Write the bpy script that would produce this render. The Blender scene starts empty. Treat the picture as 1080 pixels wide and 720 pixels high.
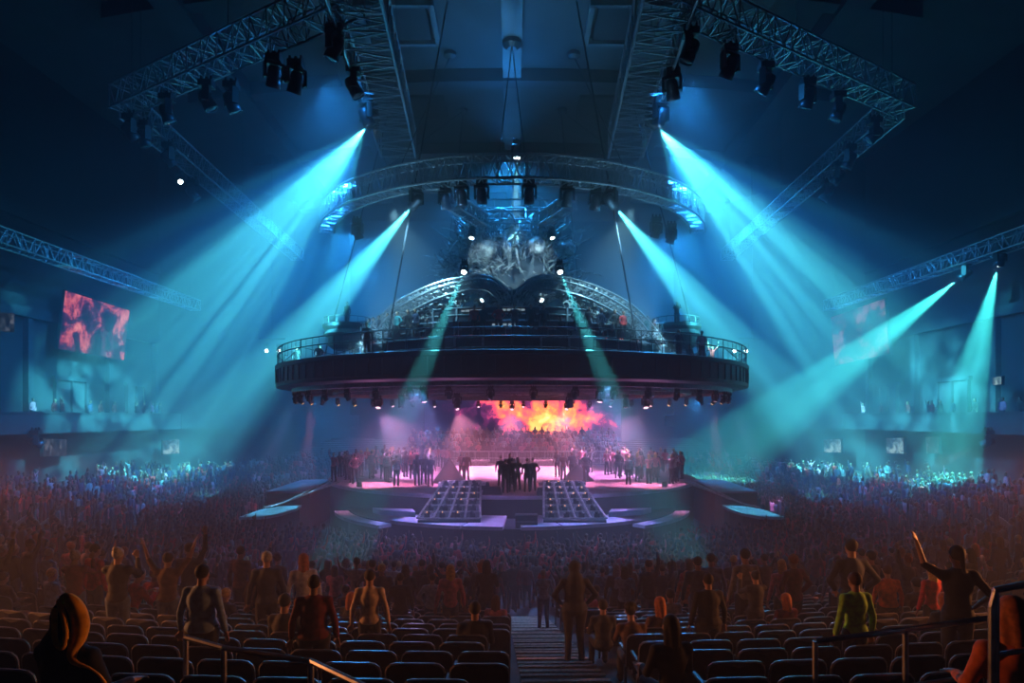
import bpy, bmesh, math, random
from mathutils import Vector, Matrix, Quaternion
from math import sin, cos, pi, radians as R, sqrt, atan2
random.seed(7)
COL = bpy.context.scene.collection
scene = bpy.context.scene
CY = 45.0                      # the arena's centre: everything is built round (0, CY)
EYE = 6.8
HAZE = .0105

# ------------------------------------------------------------------ materials
def mat(name, col, rough=0.6, metal=0.0, var=0.25, scale=6.0, bump=0.0, emit=None, estr=0.0, alt=None):
    m = bpy.data.materials.new(name); m.use_nodes = True
    nt = m.node_tree; b = nt.nodes['Principled BSDF']
    tc = nt.nodes.new('ShaderNodeTexCoord'); no = nt.nodes.new('ShaderNodeTexNoise')
    no.inputs['Scale'].default_value = scale; no.inputs['Detail'].default_value = 4
    nt.links.new(tc.outputs['Object'], no.inputs['Vector'])
    rp = nt.nodes.new('ShaderNodeValToRGB')
    c2 = alt if alt else tuple(c * (1 - var) for c in col)
    rp.color_ramp.elements[0].position = .35; rp.color_ramp.elements[1].position = .65
    rp.color_ramp.elements[0].color = (*c2, 1)
    rp.color_ramp.elements[1].color = (*(tuple(min(1, c * (1 + var)) for c in col) if not alt else col), 1)
    nt.links.new(no.outputs['Fac'], rp.inputs['Fac'])
    nt.links.new(rp.outputs['Color'], b.inputs['Base Color'])
    b.inputs['Roughness'].default_value = rough; b.inputs['Metallic'].default_value = metal
    if bump:
        bp = nt.nodes.new('ShaderNodeBump'); bp.inputs['Strength'].default_value = bump
        nt.links.new(no.outputs['Fac'], bp.inputs['Height']); nt.links.new(bp.outputs['Normal'], b.inputs['Normal'])
    if emit:
        b.inputs['Emission Color'].default_value = (*emit, 1); b.inputs['Emission Strength'].default_value = estr
    return m

M = {}
M['wall'] = mat('painted_wall', (.013, .018, .026), .8, scale=.6)
M['wall_trim'] = mat('wall_trim', (.022, .03, .04), .7)
M['recess'] = mat('dark_recess', (.03, .035, .045), .8)
M['ceiling'] = mat('ceiling_panel', (.05, .065, .08), .8, scale=.4)
M['ceiling_beam'] = mat('ceiling_beam', (.045, .05, .065), .7, scale=.5)
M['ceiling_strip'] = mat('ceiling_strip', (.14, .17, .2), .7, scale=.5)
M['floor'] = mat('arena_floor', (.16, .13, .17), .45, scale=1.2)
M['terrace'] = mat('concrete_terrace', (.075, .07, .07), .7, scale=2.0)
M['truss'] = mat('aluminium_truss', (.42, .45, .5), .32, .85, scale=20)
M['steel_dark'] = mat('dark_steel', (.05, .06, .08), .4, .6, scale=10)
M['black'] = mat('black_plastic', (.012, .013, .016), .4, scale=20)
M['blackfab'] = mat('black_fabric', (.012, .012, .015), .9, scale=20)
M['ring'] = mat('ring_fascia', (.022, .03, .045), .45, .3, scale=1.5)
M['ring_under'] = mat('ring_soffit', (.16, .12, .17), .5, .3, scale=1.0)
M['ring_trim'] = mat('ring_trim', (.2, .22, .26), .4, .6)
M['tier'] = mat('tier_panel', (.03, .04, .055), .5, .3, scale=1.2)
M['tier_trim'] = mat('tier_trim', (.3, .36, .42), .4, .5)
M['rock'] = mat('sculpted_rock', (.07, .085, .11), .7, 0, alt=(.02, .03, .045), scale=1.3, bump=.8)
M['plume'] = mat('silver_plume', (.7, .72, .72), .5, .2, alt=(.06, .08, .1), scale=2.5)
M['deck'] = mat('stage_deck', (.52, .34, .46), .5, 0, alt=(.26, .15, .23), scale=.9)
M['stage_side'] = mat('stage_skirt', (.015, .022, .038), .6, scale=1.0)
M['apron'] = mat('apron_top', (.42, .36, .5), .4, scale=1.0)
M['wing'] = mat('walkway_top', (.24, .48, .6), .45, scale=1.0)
M['bench'] = mat('white_bench', (.75, .68, .75), .5)
M['chrome'] = mat('steel_tube', (.5, .5, .52), .3, .9)
M['seat'] = mat('seat_shell', (.036, .03, .03), .38, scale=8)
M['seat_rim'] = mat('seat_rim', (.3, .27, .25), .3, .5, scale=8)
M['seat_frame'] = mat('seat_frame', (.05, .05, .055), .4, .6)
M['skin'] = mat('skin', (.38, .21, .15), .5, scale=9, var=.08)
M['skin_dark'] = mat('skin_dark', (.2, .1, .065), .5, scale=9, var=.08)
M['trousers'] = mat('dark_trousers', (.02, .022, .032), .8, scale=12)
M['jeans'] = mat('blue_jeans', (.08, .12, .2), .8, scale=12)
for n, c in dict(black=(.012, .012, .015), navy=(.02, .03, .07), charcoal=(.04, .042, .048), white=(.6, .58, .55), cream=(.55, .42, .32),
                 grey=(.2, .2, .22), red=(.55, .03, .03), orange=(.6, .13, .03), green=(.28, .6, .04), yellow=(.75, .36, .02), paleblue=(.2, .3, .45),
                 maroon=(.14, .015, .02), pink=(.6, .2, .25), teal=(.03, .22, .25), brown=(.12, .06, .035)).items():
    M['c_' + n] = mat(n + '_cloth', c, .85, scale=14)
for n, c in dict(black=(.012, .01, .009), brown=(.07, .03, .015), ginger=(.42, .13, .035), blond=(.6, .38, .12), grey=(.3, .29, .28)).items():
    M['h_' + n] = mat(n + '_hair', c, .8, scale=30)

def emis(name, col, s):
    m = bpy.data.materials.new(name); m.use_nodes = True; nt = m.node_tree
    nt.nodes.clear(); o = nt.nodes.new('ShaderNodeOutputMaterial'); e = nt.nodes.new('ShaderNodeEmission')
    e.inputs[0].default_value = (*col, 1); e.inputs[1].default_value = s; nt.links.new(e.outputs[0], o.inputs[0]); return m
M['lens_off'] = mat('dark_glass_lens', (.05, .07, .09), .08, .2)
M['lens_white'] = emis('lit_lens_white', (.75, .97, 1.0), 14)
M['lens_cyan'] = emis('lit_lens_cyan', (.5, .95, 1.0), 3)
M['lens_pink'] = emis('lit_lens_pink', (1.0, .55, .72), 3.0)
M['lens_amber'] = emis('lit_lens_amber', (1.0, .45, .15), 2.0)
M['led'] = emis('small_led_red', (1.0, .2, .2), 1.2)
M['ledw'] = emis('small_led_white', (.6, .85, 1.0), .35)

def screen_mat(name, stops, scale, strength, seed=0.0, detail=9, centre=None, lo=.35, hi=.7, stretch=(1, 1, 1), power=1.0):
    """a video wall: flowing smoke and fire made of warped noise; centre=(x,z,rx,rz) keeps the bright part in the picture's middle"""
    m = bpy.data.materials.new(name); m.use_nodes = True; nt = m.node_tree; N = nt.nodes; L = nt.links
    N.clear(); o = N.new('ShaderNodeOutputMaterial'); e = N.new('ShaderNodeEmission'); L.new(e.outputs[0], o.inputs[0])
    tc = N.new('ShaderNodeTexCoord'); mp = N.new('ShaderNodeMapping'); mp.inputs['Location'].default_value = (seed, seed * .7, 0)
    mp.inputs['Scale'].default_value = stretch
    L.new(tc.outputs['Object'], mp.inputs['Vector'])
    n = N.new('ShaderNodeTexNoise'); n.inputs['Scale'].default_value = scale; n.inputs['Detail'].default_value = detail
    n.inputs['Roughness'].default_value = .7; n.inputs['Distortion'].default_value = .35
    L.new(mp.outputs[0], n.inputs['Vector'])
    fac = n.outputs['Fac']
    if centre:
        cx, cz, rx, rz = centre
        m2 = N.new('ShaderNodeMapping'); m2.vector_type = 'POINT'
        m2.inputs['Location'].default_value = (-cx / rx, 0, -cz / rz); m2.inputs['Scale'].default_value = (1 / rx, 0, 1 / rz)
        L.new(tc.outputs['Object'], m2.inputs['Vector'])
        ln = N.new('ShaderNodeVectorMath'); ln.operation = 'LENGTH'; L.new(m2.outputs[0], ln.inputs[0])
        mr = N.new('ShaderNodeMapRange'); mr.inputs['From Min'].default_value = 0; mr.inputs['From Max'].default_value = 1.0
        mr.inputs['To Min'].default_value = .2; mr.inputs['To Max'].default_value = -.22
        L.new(ln.outputs['Value'], mr.inputs['Value'])
        ad = N.new('ShaderNodeMath'); ad.operation = 'ADD'; L.new(fac, ad.inputs[0]); L.new(mr.outputs[0], ad.inputs[1]); fac = ad.outputs[0]
    rp = N.new('ShaderNodeValToRGB'); cr = rp.color_ramp
    for i, (p, c) in enumerate(stops):
        el = cr.elements[i] if i < 2 else cr.elements.new(p)
        el.position = p; el.color = (*c, 1)
    L.new(fac, rp.inputs['Fac']); L.new(rp.outputs[0], e.inputs[0]); e.inputs[1].default_value = strength
    return m
M['fire'] = screen_mat('fire_video', [(.40, (.006, .006, .03)), (.48, (.12, .015, .09)), (.54, (.75, .06, .12)), (.62, (1, .22, .06)), (.7, (1, .5, .12)), (.8, (1, .85, .4))],
                       .42, 3.0, 3.1, centre=(1.8, -.3, 10.0, 4.0))
M['smoke_red'] = screen_mat('red_smoke_video', [(.42, (.010, .012, .05)), (.51, (.08, .03, .12)), (.56, (.6, .09, .17)), (.64, (1, .25, .27)), (.76, (1, .6, .5))], .5, 1.0, 9.3)
M['smoke_dim'] = screen_mat('pale_pink_video', [(.4, (.03, .09, .17)), (.5, (.07, .12, .2)), (.58, (.6, .18, .35)), (.7, (1, .4, .6))], .5, .35, 21.7, stretch=(1, 1, 1.6))
M['monitor'] = screen_mat('blue_monitor_video', [(.4, (.02, .05, .1)), (.5, (.15, .35, .45)), (.6, (.5, .8, .85))], 1.6, .7, 5.0)
M['monitor_dim'] = screen_mat('dim_monitor_video', [(.4, (.01, .015, .03)), (.52, (.06, .10, .16)), (.62, (.3, .33, .42))], 1.8, .4, 15.0)

# ------------------------------------------------------------------ mesh builder
class MB:
    def __init__(s): s.v = []; s.f = []; s.mi = []
    def add(s, vs, fs, mi=0):
        n = len(s.v); s.v += [tuple(v) for v in vs]; s.f += [tuple(i + n for i in f) for f in fs]; s.mi += [mi] * len(fs); return s
    def box(s, c, d, M4=None, mi=0):
        x, y, z = d[0] / 2, d[1] / 2, d[2] / 2
        vs = [Vector((c[0] + a * x, c[1] + b * y, c[2] + e * z)) for a in (-1, 1) for b in (-1, 1) for e in (-1, 1)]
        if M4: vs = [M4 @ v for v in vs]
        return s.add(vs, [(0, 1, 3, 2), (4, 6, 7, 5), (0, 4, 5, 1), (2, 3, 7, 6), (0, 2, 6, 4), (1, 5, 7, 3)], mi)
    def tube(s, p0, p1, r0, r1=None, n=6, mi=0, cap=True):
        p0, p1 = Vector(p0), Vector(p1); r1 = r0 if r1 is None else r1
        d = (p1 - p0)
        if d.length < 1e-6: return s
        d.normalize(); u = d.orthogonal().normalized(); w = d.cross(u)
        vs = [p + (u * cos(2 * pi * i / n) + w * sin(2 * pi * i / n)) * r for p, r in ((p0, r0), (p1, r1)) for i in range(n)]
        fs = [(i, (i + 1) % n, n + (i + 1) % n, n + i) for i in range(n)]
        if cap: fs += [tuple(range(n - 1, -1, -1)), tuple(range(n, 2 * n))]
        return s.add(vs, fs, mi)
    def path(s, pts, r, n=6, mi=0):
        pts = [Vector(p) for p in pts]; N = len(pts); rings = []; u = None
        rr = r if isinstance(r, (list, tuple)) else [r] * N
        for i, p in enumerate(pts):
            t = (pts[min(i + 1, N - 1)] - pts[max(i - 1, 0)])
            if t.length < 1e-9: t = Vector((0, 0, 1))
            t.normalize()
            u = t.orthogonal().normalized() if u is None else (u - t * u.dot(t)).normalized()
            w = t.cross(u); rings += [p + (u * cos(2 * pi * k / n) + w * sin(2 * pi * k / n)) * rr[i] for k in range(n)]
        fs = [(i * n + k, i * n + (k + 1) % n, (i + 1) * n + (k + 1) % n, (i + 1) * n + k) for i in range(N - 1) for k in range(n)]
        fs += [tuple(range(n - 1, -1, -1)), tuple(range((N - 1) * n, N * n))]
        return s.add(rings, fs, mi)
    def lathe(s, prof, n=48, c=(0, 0, 0), a0=0, a1=2 * pi, mi=0, M4=None):
        full = abs(a1 - a0 - 2 * pi) < 1e-6; cols = n if full else n + 1
        vs = []
        for i in range(cols):
            a = a0 + (a1 - a0) * i / n
            for (r, z) in prof: vs.append(Vector((c[0] + r * cos(a), c[1] + r * sin(a), c[2] + z)))
        if M4: vs = [M4 @ v for v in vs]
        P = len(prof)
        fs = [(i * P + j, ((i + 1) % cols) * P + j, ((i + 1) % cols) * P + j + 1, i * P + j + 1) for i in range(n) for j in range(P - 1)]
        return s.add(vs, fs, mi)
    def ell(s, c, r, n=12, m=8, M4=None, mi=0):
        prof = [(sin(pi * j / m), -cos(pi * j / m)) for j in range(m + 1)]
        vs = []; fs = []
        for i in range(n):
            a = 2 * pi * i / n
            for (q, z) in prof: vs.append(Vector((q * cos(a) * r[0] + c[0], q * sin(a) * r[1] + c[1], z * r[2] + c[2])))
        if M4: vs = [M4 @ v for v in vs]
        P = m + 1
        fs = [(i * P + j, ((i + 1) % n) * P + j, ((i + 1) % n) * P + j + 1, i * P + j + 1) for i in range(n) for j in range(m)]
        return s.add(vs, fs, mi)
    def prism(s, poly, z0, z1, mi=0):
        n = len(poly); vs = [(x, y, z0) for x, y in poly] + [(x, y, z1) for x, y in poly]
        return s.add(vs, [(i, (i + 1) % n, n + (i + 1) % n, n + i) for i in range(n)] + [tuple(range(n - 1, -1, -1)), tuple(range(n, 2 * n))], mi)
    def mesh(s, name, mats, smooth=False):
        me = bpy.data.meshes.new(name); me.from_pydata(s.v, [], s.f)
        mats = mats if isinstance(mats, (list, tuple)) else [mats]
        for m in mats: me.materials.append(m)
        if len(mats) > 1: me.polygons.foreach_set('material_index', s.mi)
        if smooth: me.polygons.foreach_set('use_smooth', [True] * len(me.polygons))
        me.validate(); me.update(); return me
    def obj(s, name, mats, parent=None, smooth=False, loc=None):
        o = bpy.data.objects.new(name, s.mesh(name, mats, smooth)); COL.objects.link(o)
        if parent: o.parent = parent
        if loc: o.location = loc
        return o

def tag(o, label, cat, group=None, kind=None):
    if label: o['label'] = label
    if cat: o['category'] = cat
    if group: o['group'] = group
    if kind: o['kind'] = kind
    return o
def thing(name, label, cat, loc=(0, 0, 0), rz=0, group=None):
    o = bpy.data.objects.new(name, None); COL.objects.link(o); o.location = loc; o.rotation_euler = (0, 0, rz)
    return tag(o, label, cat, group)
def child(name, me, parent, loc=None, rot=None):
    o = bpy.data.objects.new(name, me); COL.objects.link(o); o.parent = parent
    if loc: o.location = loc
    if rot is not None: o.rotation_mode = 'QUATERNION'; o.rotation_quaternion = rot
    return o
def struct(o, cat=None):
    o['kind'] = 'structure'; return o
def P3(px, py, d): return Vector(((px - 540) / 700 * d, d, EYE + (440 - py) / 700 * d))
def pol(r, a, z): return Vector((r * sin(a), CY - r * cos(a), z))     # a = 0 faces the camera

# ------------------------------------------------------------------ the room
WX, YB0, YB1, ZC = 33.0, 62.0, 82.0, 31.0
def wallbox(name, p, q, z0, z1, t=.4):
    p, q = Vector((*p, 0)), Vector((*q, 0)); d = (q - p).normalized(); nrm = Vector((d.y, -d.x, 0)) * t
    poly = [(p.x, p.y), (q.x, q.y), (q.x + nrm.x, q.y + nrm.y), (p.x + nrm.x, p.y + nrm.y)]
    return struct(MB().prism(poly, z0, z1).obj(name, M['wall']))
wallbox('wall_left', (-WX, YB0), (-WX, -8), -.3, ZC, -.4) if False else None
def wall_seg(name, a, b):
    # solid wall slab, thickness away from the arena centre
    a3, b3 = Vector((*a, 0)), Vector((*b, 0)); d = (b3 - a3).normalized(); n = Vector((-d.y, d.x, 0))
    if n.dot(Vector((0, CY, 0)) - a3) > 0: n = -n
    n *= .5
    return struct(MB().prism([a, b, (b[0] + n.x, b[1] + n.y), (a[0] + n.x, a[1] + n.y)], -.3, ZC).obj(name, M['wall']))
wall_seg('wall_left', (-WX, -8), (-WX, YB0)); wall_seg('wall_right', (WX, -8), (WX, YB0))
wall_seg('wall_back_left', (-WX, YB0), (-20, YB1)); wall_seg('wall_back_right', (WX, YB0), (20, YB1))
wall_seg('wall_back', (-20, YB1), (20, YB1)); wall_seg('wall_front', (-WX, -8), (WX, -8))
struct(MB().box((0, 37, -.15), (67, 91, .3)).obj('floor', M['floor']))
struct(MB().box((0, 37, ZC + .2), (67, 91, .4)).obj('ceiling', M['ceiling']))
# ceiling strip, cross beams and dark coffers
struct(MB().box((0, 45, ZC - .35), (1.25, 62, .7)).obj('trim_1', M['ceiling_strip']))
k = 2
for y, w in ((36, .9), (46.5, 1.1), (59, 1.3), (72, 1.3)):
    b = MB()
    for i in range(24):
        x0, x1 = -24 + i * 2, -22 + i * 2
        f = lambda x: y + 3.2 * (1 - (x / 24) ** 2) * -1 + 3.2
        p = [(x0, f(x0) - w / 2), (x1, f(x1) - w / 2), (x1, f(x1) + w / 2), (x0, f(x0) + w / 2)]
        b.prism(p, ZC - .9, ZC - .02)
    struct(b.obj('trim_%d' % k, M['ceiling_beam'])); k += 1
for sx in (-1, 1):
    for x, w in ((9.6, .8), (17.5, 1.6)):
        b = MB(); b.prism([(sx * x, 8), (sx * (x + w), 8), (sx * (x + w + 2.5), 78), (sx * (x + 2.5), 78)], ZC - 1.2, ZC - .03)
        struct(b.obj('trim_%d' % k, M['ceiling_beam'])); k += 1
    for y in (40.5, 51.5):
        b = MB().box((sx * 6.9, y, ZC - .12), (3.6, 3.4, .22)); struct(b.obj('trim_%d' % k, M['recess'])); k += 1
    # shallow recess frames
    b = MB()
    for (cx, cy, dx, dy) in ((6.9, 38.5, 4.4, .3), (6.9, 42.5, 4.4, .3), (4.7, 40.5, .3, 4.3), (9.1, 40.5, .3, 4.3)):
        b.box((sx * cx, cy, ZC - .2), (dx, dy, .4))
    struct(b.obj('trim_%d' % k, M['ceiling_strip'])); k += 1

# terraces: stepped rings round the arena
R0, PITCH, SLOPE, NROW = 22.7, .9, .23, 29
def row_r(k): return R0 + PITCH * k              # inner edge of row k
def row_z(k): return SLOPE * PITCH * (k + .6)
def bowl_z(x, y):
    r = sqrt(x * x + (y - CY) ** 2)
    if r < R0: return 0.0
    return row_z(int((r - R0) / PITCH))
b = MB(); NSEG = 120
for kk in range(NROW):
    r0, r1, z = row_r(kk), row_r(kk + 1), row_z(kk); zp = 0 if kk == 0 else row_z(kk - 1)
    amax = pi if r0 < 32.5 else math.asin(min(1, 32.9 / r0))
    spans = [(-amax, amax)] if amax == pi else [(-amax, amax), (pi - amax * .6, pi + amax * .6)]
    if kk > 20: spans = spans[:1]
    for (a0, a1) in spans:
        n = max(8, int(NSEG * (a1 - a0) / 2 / pi))
        for i in range(n):
            u0, u1 = a0 + (a1 - a0) * i / n, a0 + (a1 - a0) * (i + 1) / n
            b.add([pol(r0, u0, zp - .02), pol(r0, u1, zp - .02), pol(r0, u1, z), pol(r0, u0, z), pol(r1, u0, z), pol(r1, u1, z)], [(0, 1, 2, 3), (3, 2, 5, 4)])
struct(b.obj('floor_terrace', M['terrace']))
# aisle steps: half-height steps with pale nosings
def aisle(a, k0, k1, label):
    t = thing('aisle_stairs', label, 'stairs', pol(row_r(k0), a, 0), 0)
    mb = MB(); nb = MB(); o = t.location
    for kk in range(k0, k1):
        for h in (0, 1):
            r = row_r(kk) + (0 if h else -.42); z = row_z(kk) - (0 if h else SLOPE * PITCH / 2)
            w = .62 / r
            p = [pol(r, a - w, 0), pol(r, a + w, 0), pol(r + .45, a + w, 0), pol(r + .45, a - w, 0)]
            mb.prism([(q.x - o.x, q.y - o.y) for q in p], z - .25, z + .012)
            p = [pol(r - .02, a - w, 0), pol(r - .02, a + w, 0), pol(r + .07, a + w, 0), pol(r + .07, a - w, 0)]
            nb.prism([(q.x - o.x, q.y - o.y) for q in p], z - .03, z + .03)
    mb.obj('steps', M['terrace'], t); nb.obj('nosing', M['c_cream'], t)
    return t
AISLES = [.021, .021 - .30, .021 + .30, .021 - .62, .021 + .62, -.95, .99]
for a, l in zip(AISLES[:3], ('central aisle stairs between the seat blocks running down to the stage floor', 'left aisle stairs climbing through the seat block beside the raised pink arm',
              'right aisle stairs through the seats behind the man in the orange top')):
    aisle(a, 1, 19, l)

# wall balconies with fascia, doorways and monitors
def balcony(side, label):
    t = thing('wall_balcony', label, 'balcony', (side * WX, 30, 6.0))
    def rel(x, y): return (side * x - side * WX, y - 30)
    mb = MB(); mb.prism([rel(30.6, -7), rel(WX, -7), rel(WX, 62), rel(30.6, 61)], 0, .35)
    mb.obj('slab', M['wall'], t)
    fb = MB(); fb.prism([rel(30.45, -7), rel(30.65, -7), rel(30.65, 61.2), rel(30.45, 61.2)], -.25, 1.05); fb.obj('fascia', M['wall_trim'], t)
    rb = MB(); rb.box((side * 30.55 - side * WX, -3, 1.1), (.34, 68, .1)); rb.obj('handrail', M['wall_trim'], t)
    bk = MB(); q = [(30.6, 61.2), (18.6, 80.2), (18.4, 80.0), (30.4, 61.0)]; bk.prism([rel(*p) for p in q], -.25, 1.05)
    bk.prism([rel(*p) for p in [(30.6, 61.2), (WX - .3, 62), (20, 81.6), (18.6, 80.2)]], 0, .35); bk.obj('corner_fascia', M['wall_trim'], t)
    return t
balcony(-1, 'long grey balcony ledge running along the left wall below the hanging smoke screen')
balcony(1, 'long grey balcony ledge running along the right wall under the pale pink screen')
n = 1
for side in (-1, 1):
    for (y, w) in ((22, 3.0), (31, 2.6), (40, 3.4), (49.5, 3.4), (58, 2.6)):
        # recessed doorway on the balcony: dark opening with raised surround
        b = MB(); x = side * (WX - .06)
        b.box((x, y, 8.0), (.1, w, 3.0)); d = struct(b.obj('door_%d' % n, M['recess']))
        s = MB(); x = side * (WX - .14)
        for dy in (-w / 2, 0, w / 2): s.box((x, y + dy, 8.0), (.26, .22 if dy else .12, 3.2))
        s.box((x, y, 9.65), (.3, w + .5, .3)); s.obj('door_frame', M['wall_trim'], d); n += 1
    for y in (17.5, 26.5, 35.5, 45, 54, 61):
        struct(MB().box((side * (WX - .2), y, 10.0), (.4, .5, 7.0)).obj('trim_%d' % k, M['wall_trim'])); k += 1
    struct(MB().box((side * (WX - .2), 27, 13.9), (.5, 69, .7)).obj('trim_%d' % k, M['wall_trim'])); k += 1
    struct(MB().box((side * (WX - .2), 27, 20.5), (.5, 69, .9)).obj('trim_%d' % k, M['wall_trim'])); k += 1
# ------------------------------------------------------------------ trusses
def truss(name, label, pts, w, h, bay=1.2, rc=.055, rl=.028, side=None, cat='truss', group=None, up=Vector((0, 0, 1)), m=None, loc=None):
    """box truss along a path: 4 chords plus zigzag lacing and cross frames"""
    m = m or M['truss']; pts = [Vector(p) for p in pts]
    loc = Vector(loc) if loc is not None else pts[0].copy()
    t = thing(name, label, cat, loc, 0, group); frames = []
    for i, p in enumerate(pts):
        d = (pts[min(i + 1, len(pts) - 1)] - pts[max(i - 1, 0)]).normalized()
        s = d.cross(up).normalized(); u = s.cross(d).normalized(); frames.append((p - loc, s, u))
    def corner(fr, a, b): p, s, u = fr; return p + s * (a * w / 2) + u * (b * h / 2)
    # resample at bays
    nodes = []
    for i in range(len(pts) - 1):
        L = (pts[i + 1] - pts[i]).length; n = max(1, round(L / bay))
        for j in range(n):
            f = j / n; a, b = frames[i], frames[i + 1]
            nodes.append((a[0].lerp(b[0], f), a[1].lerp(b[1], f).normalized(), a[2].lerp(b[2], f).normalized()))
    nodes.append(frames[-1])
    for a, b in ((-1, -1), (1, -1), (1, 1), (-1, 1)):
        MB().path([corner(f, a, b) for f in nodes], rc, 6).obj('chord', m, t)
    lb = MB(); C4 = ((-1, -1), (1, -1), (1, 1), (-1, 1))
    for i, f in enumerate(nodes):
        for q in range(4): lb.tube(corner(f, *C4[q]), corner(f, *C4[(q + 1) % 4]), rl, n=4, cap=False)
        if i + 1 < len(nodes):
            g = nodes[i + 1]
            for q in range(4):
                a, b = C4[q], C4[(q + 1) % 4]
                if (i + q) % 2: a, b = b, a
                mid = (corner(f, *b) + corner(g, *b)) / 2
                lb.tube(corner(f, *a), mid, rl, n=4, cap=False); lb.tube(mid, corner(g, *a), rl, n=4, cap=False)
    lb.obj('lacing', m, t)
    if name == 'lighting_truss':
        for f in (nodes[1], nodes[len(nodes) // 2], nodes[-2]):
            MB().tube(f[0] + f[2] * h / 2, (f[0].x, f[0].y, ZC - .01 - loc.z), .018, n=4).obj('drop_wire', M['steel_dark'], t)
    return t
def line(a, b, n=1): a, b = Vector(a), Vector(b); return [a.lerp(b, i / n) for i in range(n + 1)]

ZT = 22.9
SW = {-1: 'left', 1: 'right'}
for s in (-1, 1):
    sd = SW[s]
    A, B_, C_, D_ = (s * 19.9, 33.7, ZT), (s * 6.0, 25.2, ZT), (s * 6.7, 39.2, ZT), (s * 21.3, 66, ZT)
    B0 = (s * 5.4, 17.5, ZT)
    truss('lighting_truss', 'wide overhead truss running away on the %s, cyan beam fan at its far end' % sd, line(B0, C_), 2.0, 1.5, 1.25, .07, .035)
    dirn = (Vector(B_) - Vector(A)).normalized()
    truss('lighting_truss', 'outer diagonal overhead truss at the top %s with dark fixtures hanging in a row' % sd, line(A, Vector(B_) - dirn * .0), 1.1, 1.15, 1.1, .06, .032)
    truss('lighting_truss', 'long %s overhead truss receding from the outer corner into the beams' % sd, line(Vector(A) + Vector((0, .9, 0)), D_), 1.1, 1.0, 1.1, .06, .03)
    truss('lighting_truss', 'low side truss along the %s wall above the hanging screen' % sd, line((s * 28.6, 14, 16.9), (s * 28.6, 60, 16.9)), .9, .9, 1.1, .05, .028)
# ring-shaped truss over the stage (front half), ends open as in the photo
ring_pts = [pol(12.1, a, 19.1) for a in [R(-76 + 152 * i / 44) for i in range(45)]]
truss('arc_truss', 'curved lighting truss arching across the top above the dark feathered sculpture', ring_pts, .9, 1.15, .85, .065, .034, loc=(0, CY, 19.1))
# inner short trusses and cage
for s in (-1, 1):
    truss('short_truss', 'short pale truss piece slanting toward the small cage from the %s' % SW[s], line((s * 3.3, 36.2, 18.55), (s * 1.7, 42.5, 17.9)) if False else line(P3(540 + s * 62, 213, 37), P3(540 + s * 32, 232, 41)), .7, .7, .7, .06, .032)
ct = thing('lattice_cage', 'small square lattice cage hanging between the two short truss pieces', 'cage', P3(541, 227, 43)); cb = MB(); cl = MB()
for ix in range(-3, 4):
    for iy in (-1, 1):
        cl.tube((ix * .85, iy * .8, -.75), (ix * .85, iy * .8, .75), .035, n=4)
    cl.tube((ix * .85, -.8, -.75), (ix * .85, .8, .75), .025, n=4)
for iy in (-1, 1):
    for z in (-.75, 0, .75): cb.tube((-2.55, iy * .8, z), (2.55, iy * .8, z), .055, n=5)
for x in (-1.2, 1.2):
    for z in (-.75, .75): cb.tube((x, -.8, z), (x, .8, z), .055, n=5)
cb.obj('frame', M['truss'], ct); cl.obj('lacing', M['truss'], ct)

# hanging cables
def cable(p, q, label, r=.03):
    p, q = Vector(p), Vector(q); t = thing('hanging_cable', label, 'cable', p)
    MB().tube((0, 0, 0), q - p, r, n=5).obj('wire', M['steel_dark'], t)
    MB().lathe([(0, .18), (.42, .18), (.42, -.05), (.2, -.25), (0, -.25)], 16).obj('pulley', M['steel_dark'], t)
for s in (-1, 1):
    cable((s * 4.1, 44, ZC - .25), (s * 5.9, 34.6, 19.7), 'long thin steel cable from a ceiling pulley to the %s part of the arc truss' % SW[s])
    cable((s * 3.9, 52, ZC - .25), (s * 7.4, 35.6, 19.7), 'thinner cable set behind the long one on the %s part of the arc truss' % SW[s], .02)
t = thing('hanging_cable', 'pair of cables forming a narrow V under the middle ceiling pulley', 'cable', (0, 41.5, ZC - .9))
for s in (-1, 1): MB().tube((0, 0, 0), (s * .7, -8.3, -10.7), .025, n=5).obj('wire', M['steel_dark'], t)
MB().lathe([(0, .2), (.6, .2), (.6, -.05), (.3, -.3), (0, -.3)], 16).obj('pulley', M['steel_dark'], t)

# ------------------------------------------------------------------ moving-head fixtures
def fx_meshes():
    b = MB(); b.tube((0, 0, .36), (0, 0, .5), .05, n=8); b.box((0, 0, .27), (.42, .34, .2)); b.box((-.16, 0, .42), (.06, .12, .2)); b.box((.16, 0, .42), (.06, .12, .2))
    y = MB(); y.box((0, 0, .12), (.56, .16, .09)); y.box((-.26, 0, -.1), (.07, .2, .46)); y.box((.26, 0, -.1), (.07, .2, .46)); y.tube((-.27, 0, -.24), (.27, 0, -.24), .05, n=8)
    h = MB(); h.lathe([(0, .3), (.12, .3), (.17, .24), (.19, .1), (.17, .0), (.2, -.12), (.215, -.3), (.19, -.3), (.18, -.27)], 18)
    for i in range(6): h.lathe([(.195, .16 - i * .035), (.205, .15 - i * .035), (.195, .14 - i * .035)], 18)
    l = MB(); l.lathe([(.18, -.275), (.12, -.30), (0, -.315)], 18)
    return b.mesh('fixture_base', M['black']), y.mesh('fixture_yoke', M['black']), h.mesh('fixture_head', M['steel_dark'], True), l
FXB, FXY, FXH, LENS = fx_meshes()
LM = {k: LENS.mesh('fixture_lens_' + k, M[k], True) for k in ('lens_off', 'lens_white', 'lens_cyan', 'lens_pink', 'lens_amber')}
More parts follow.
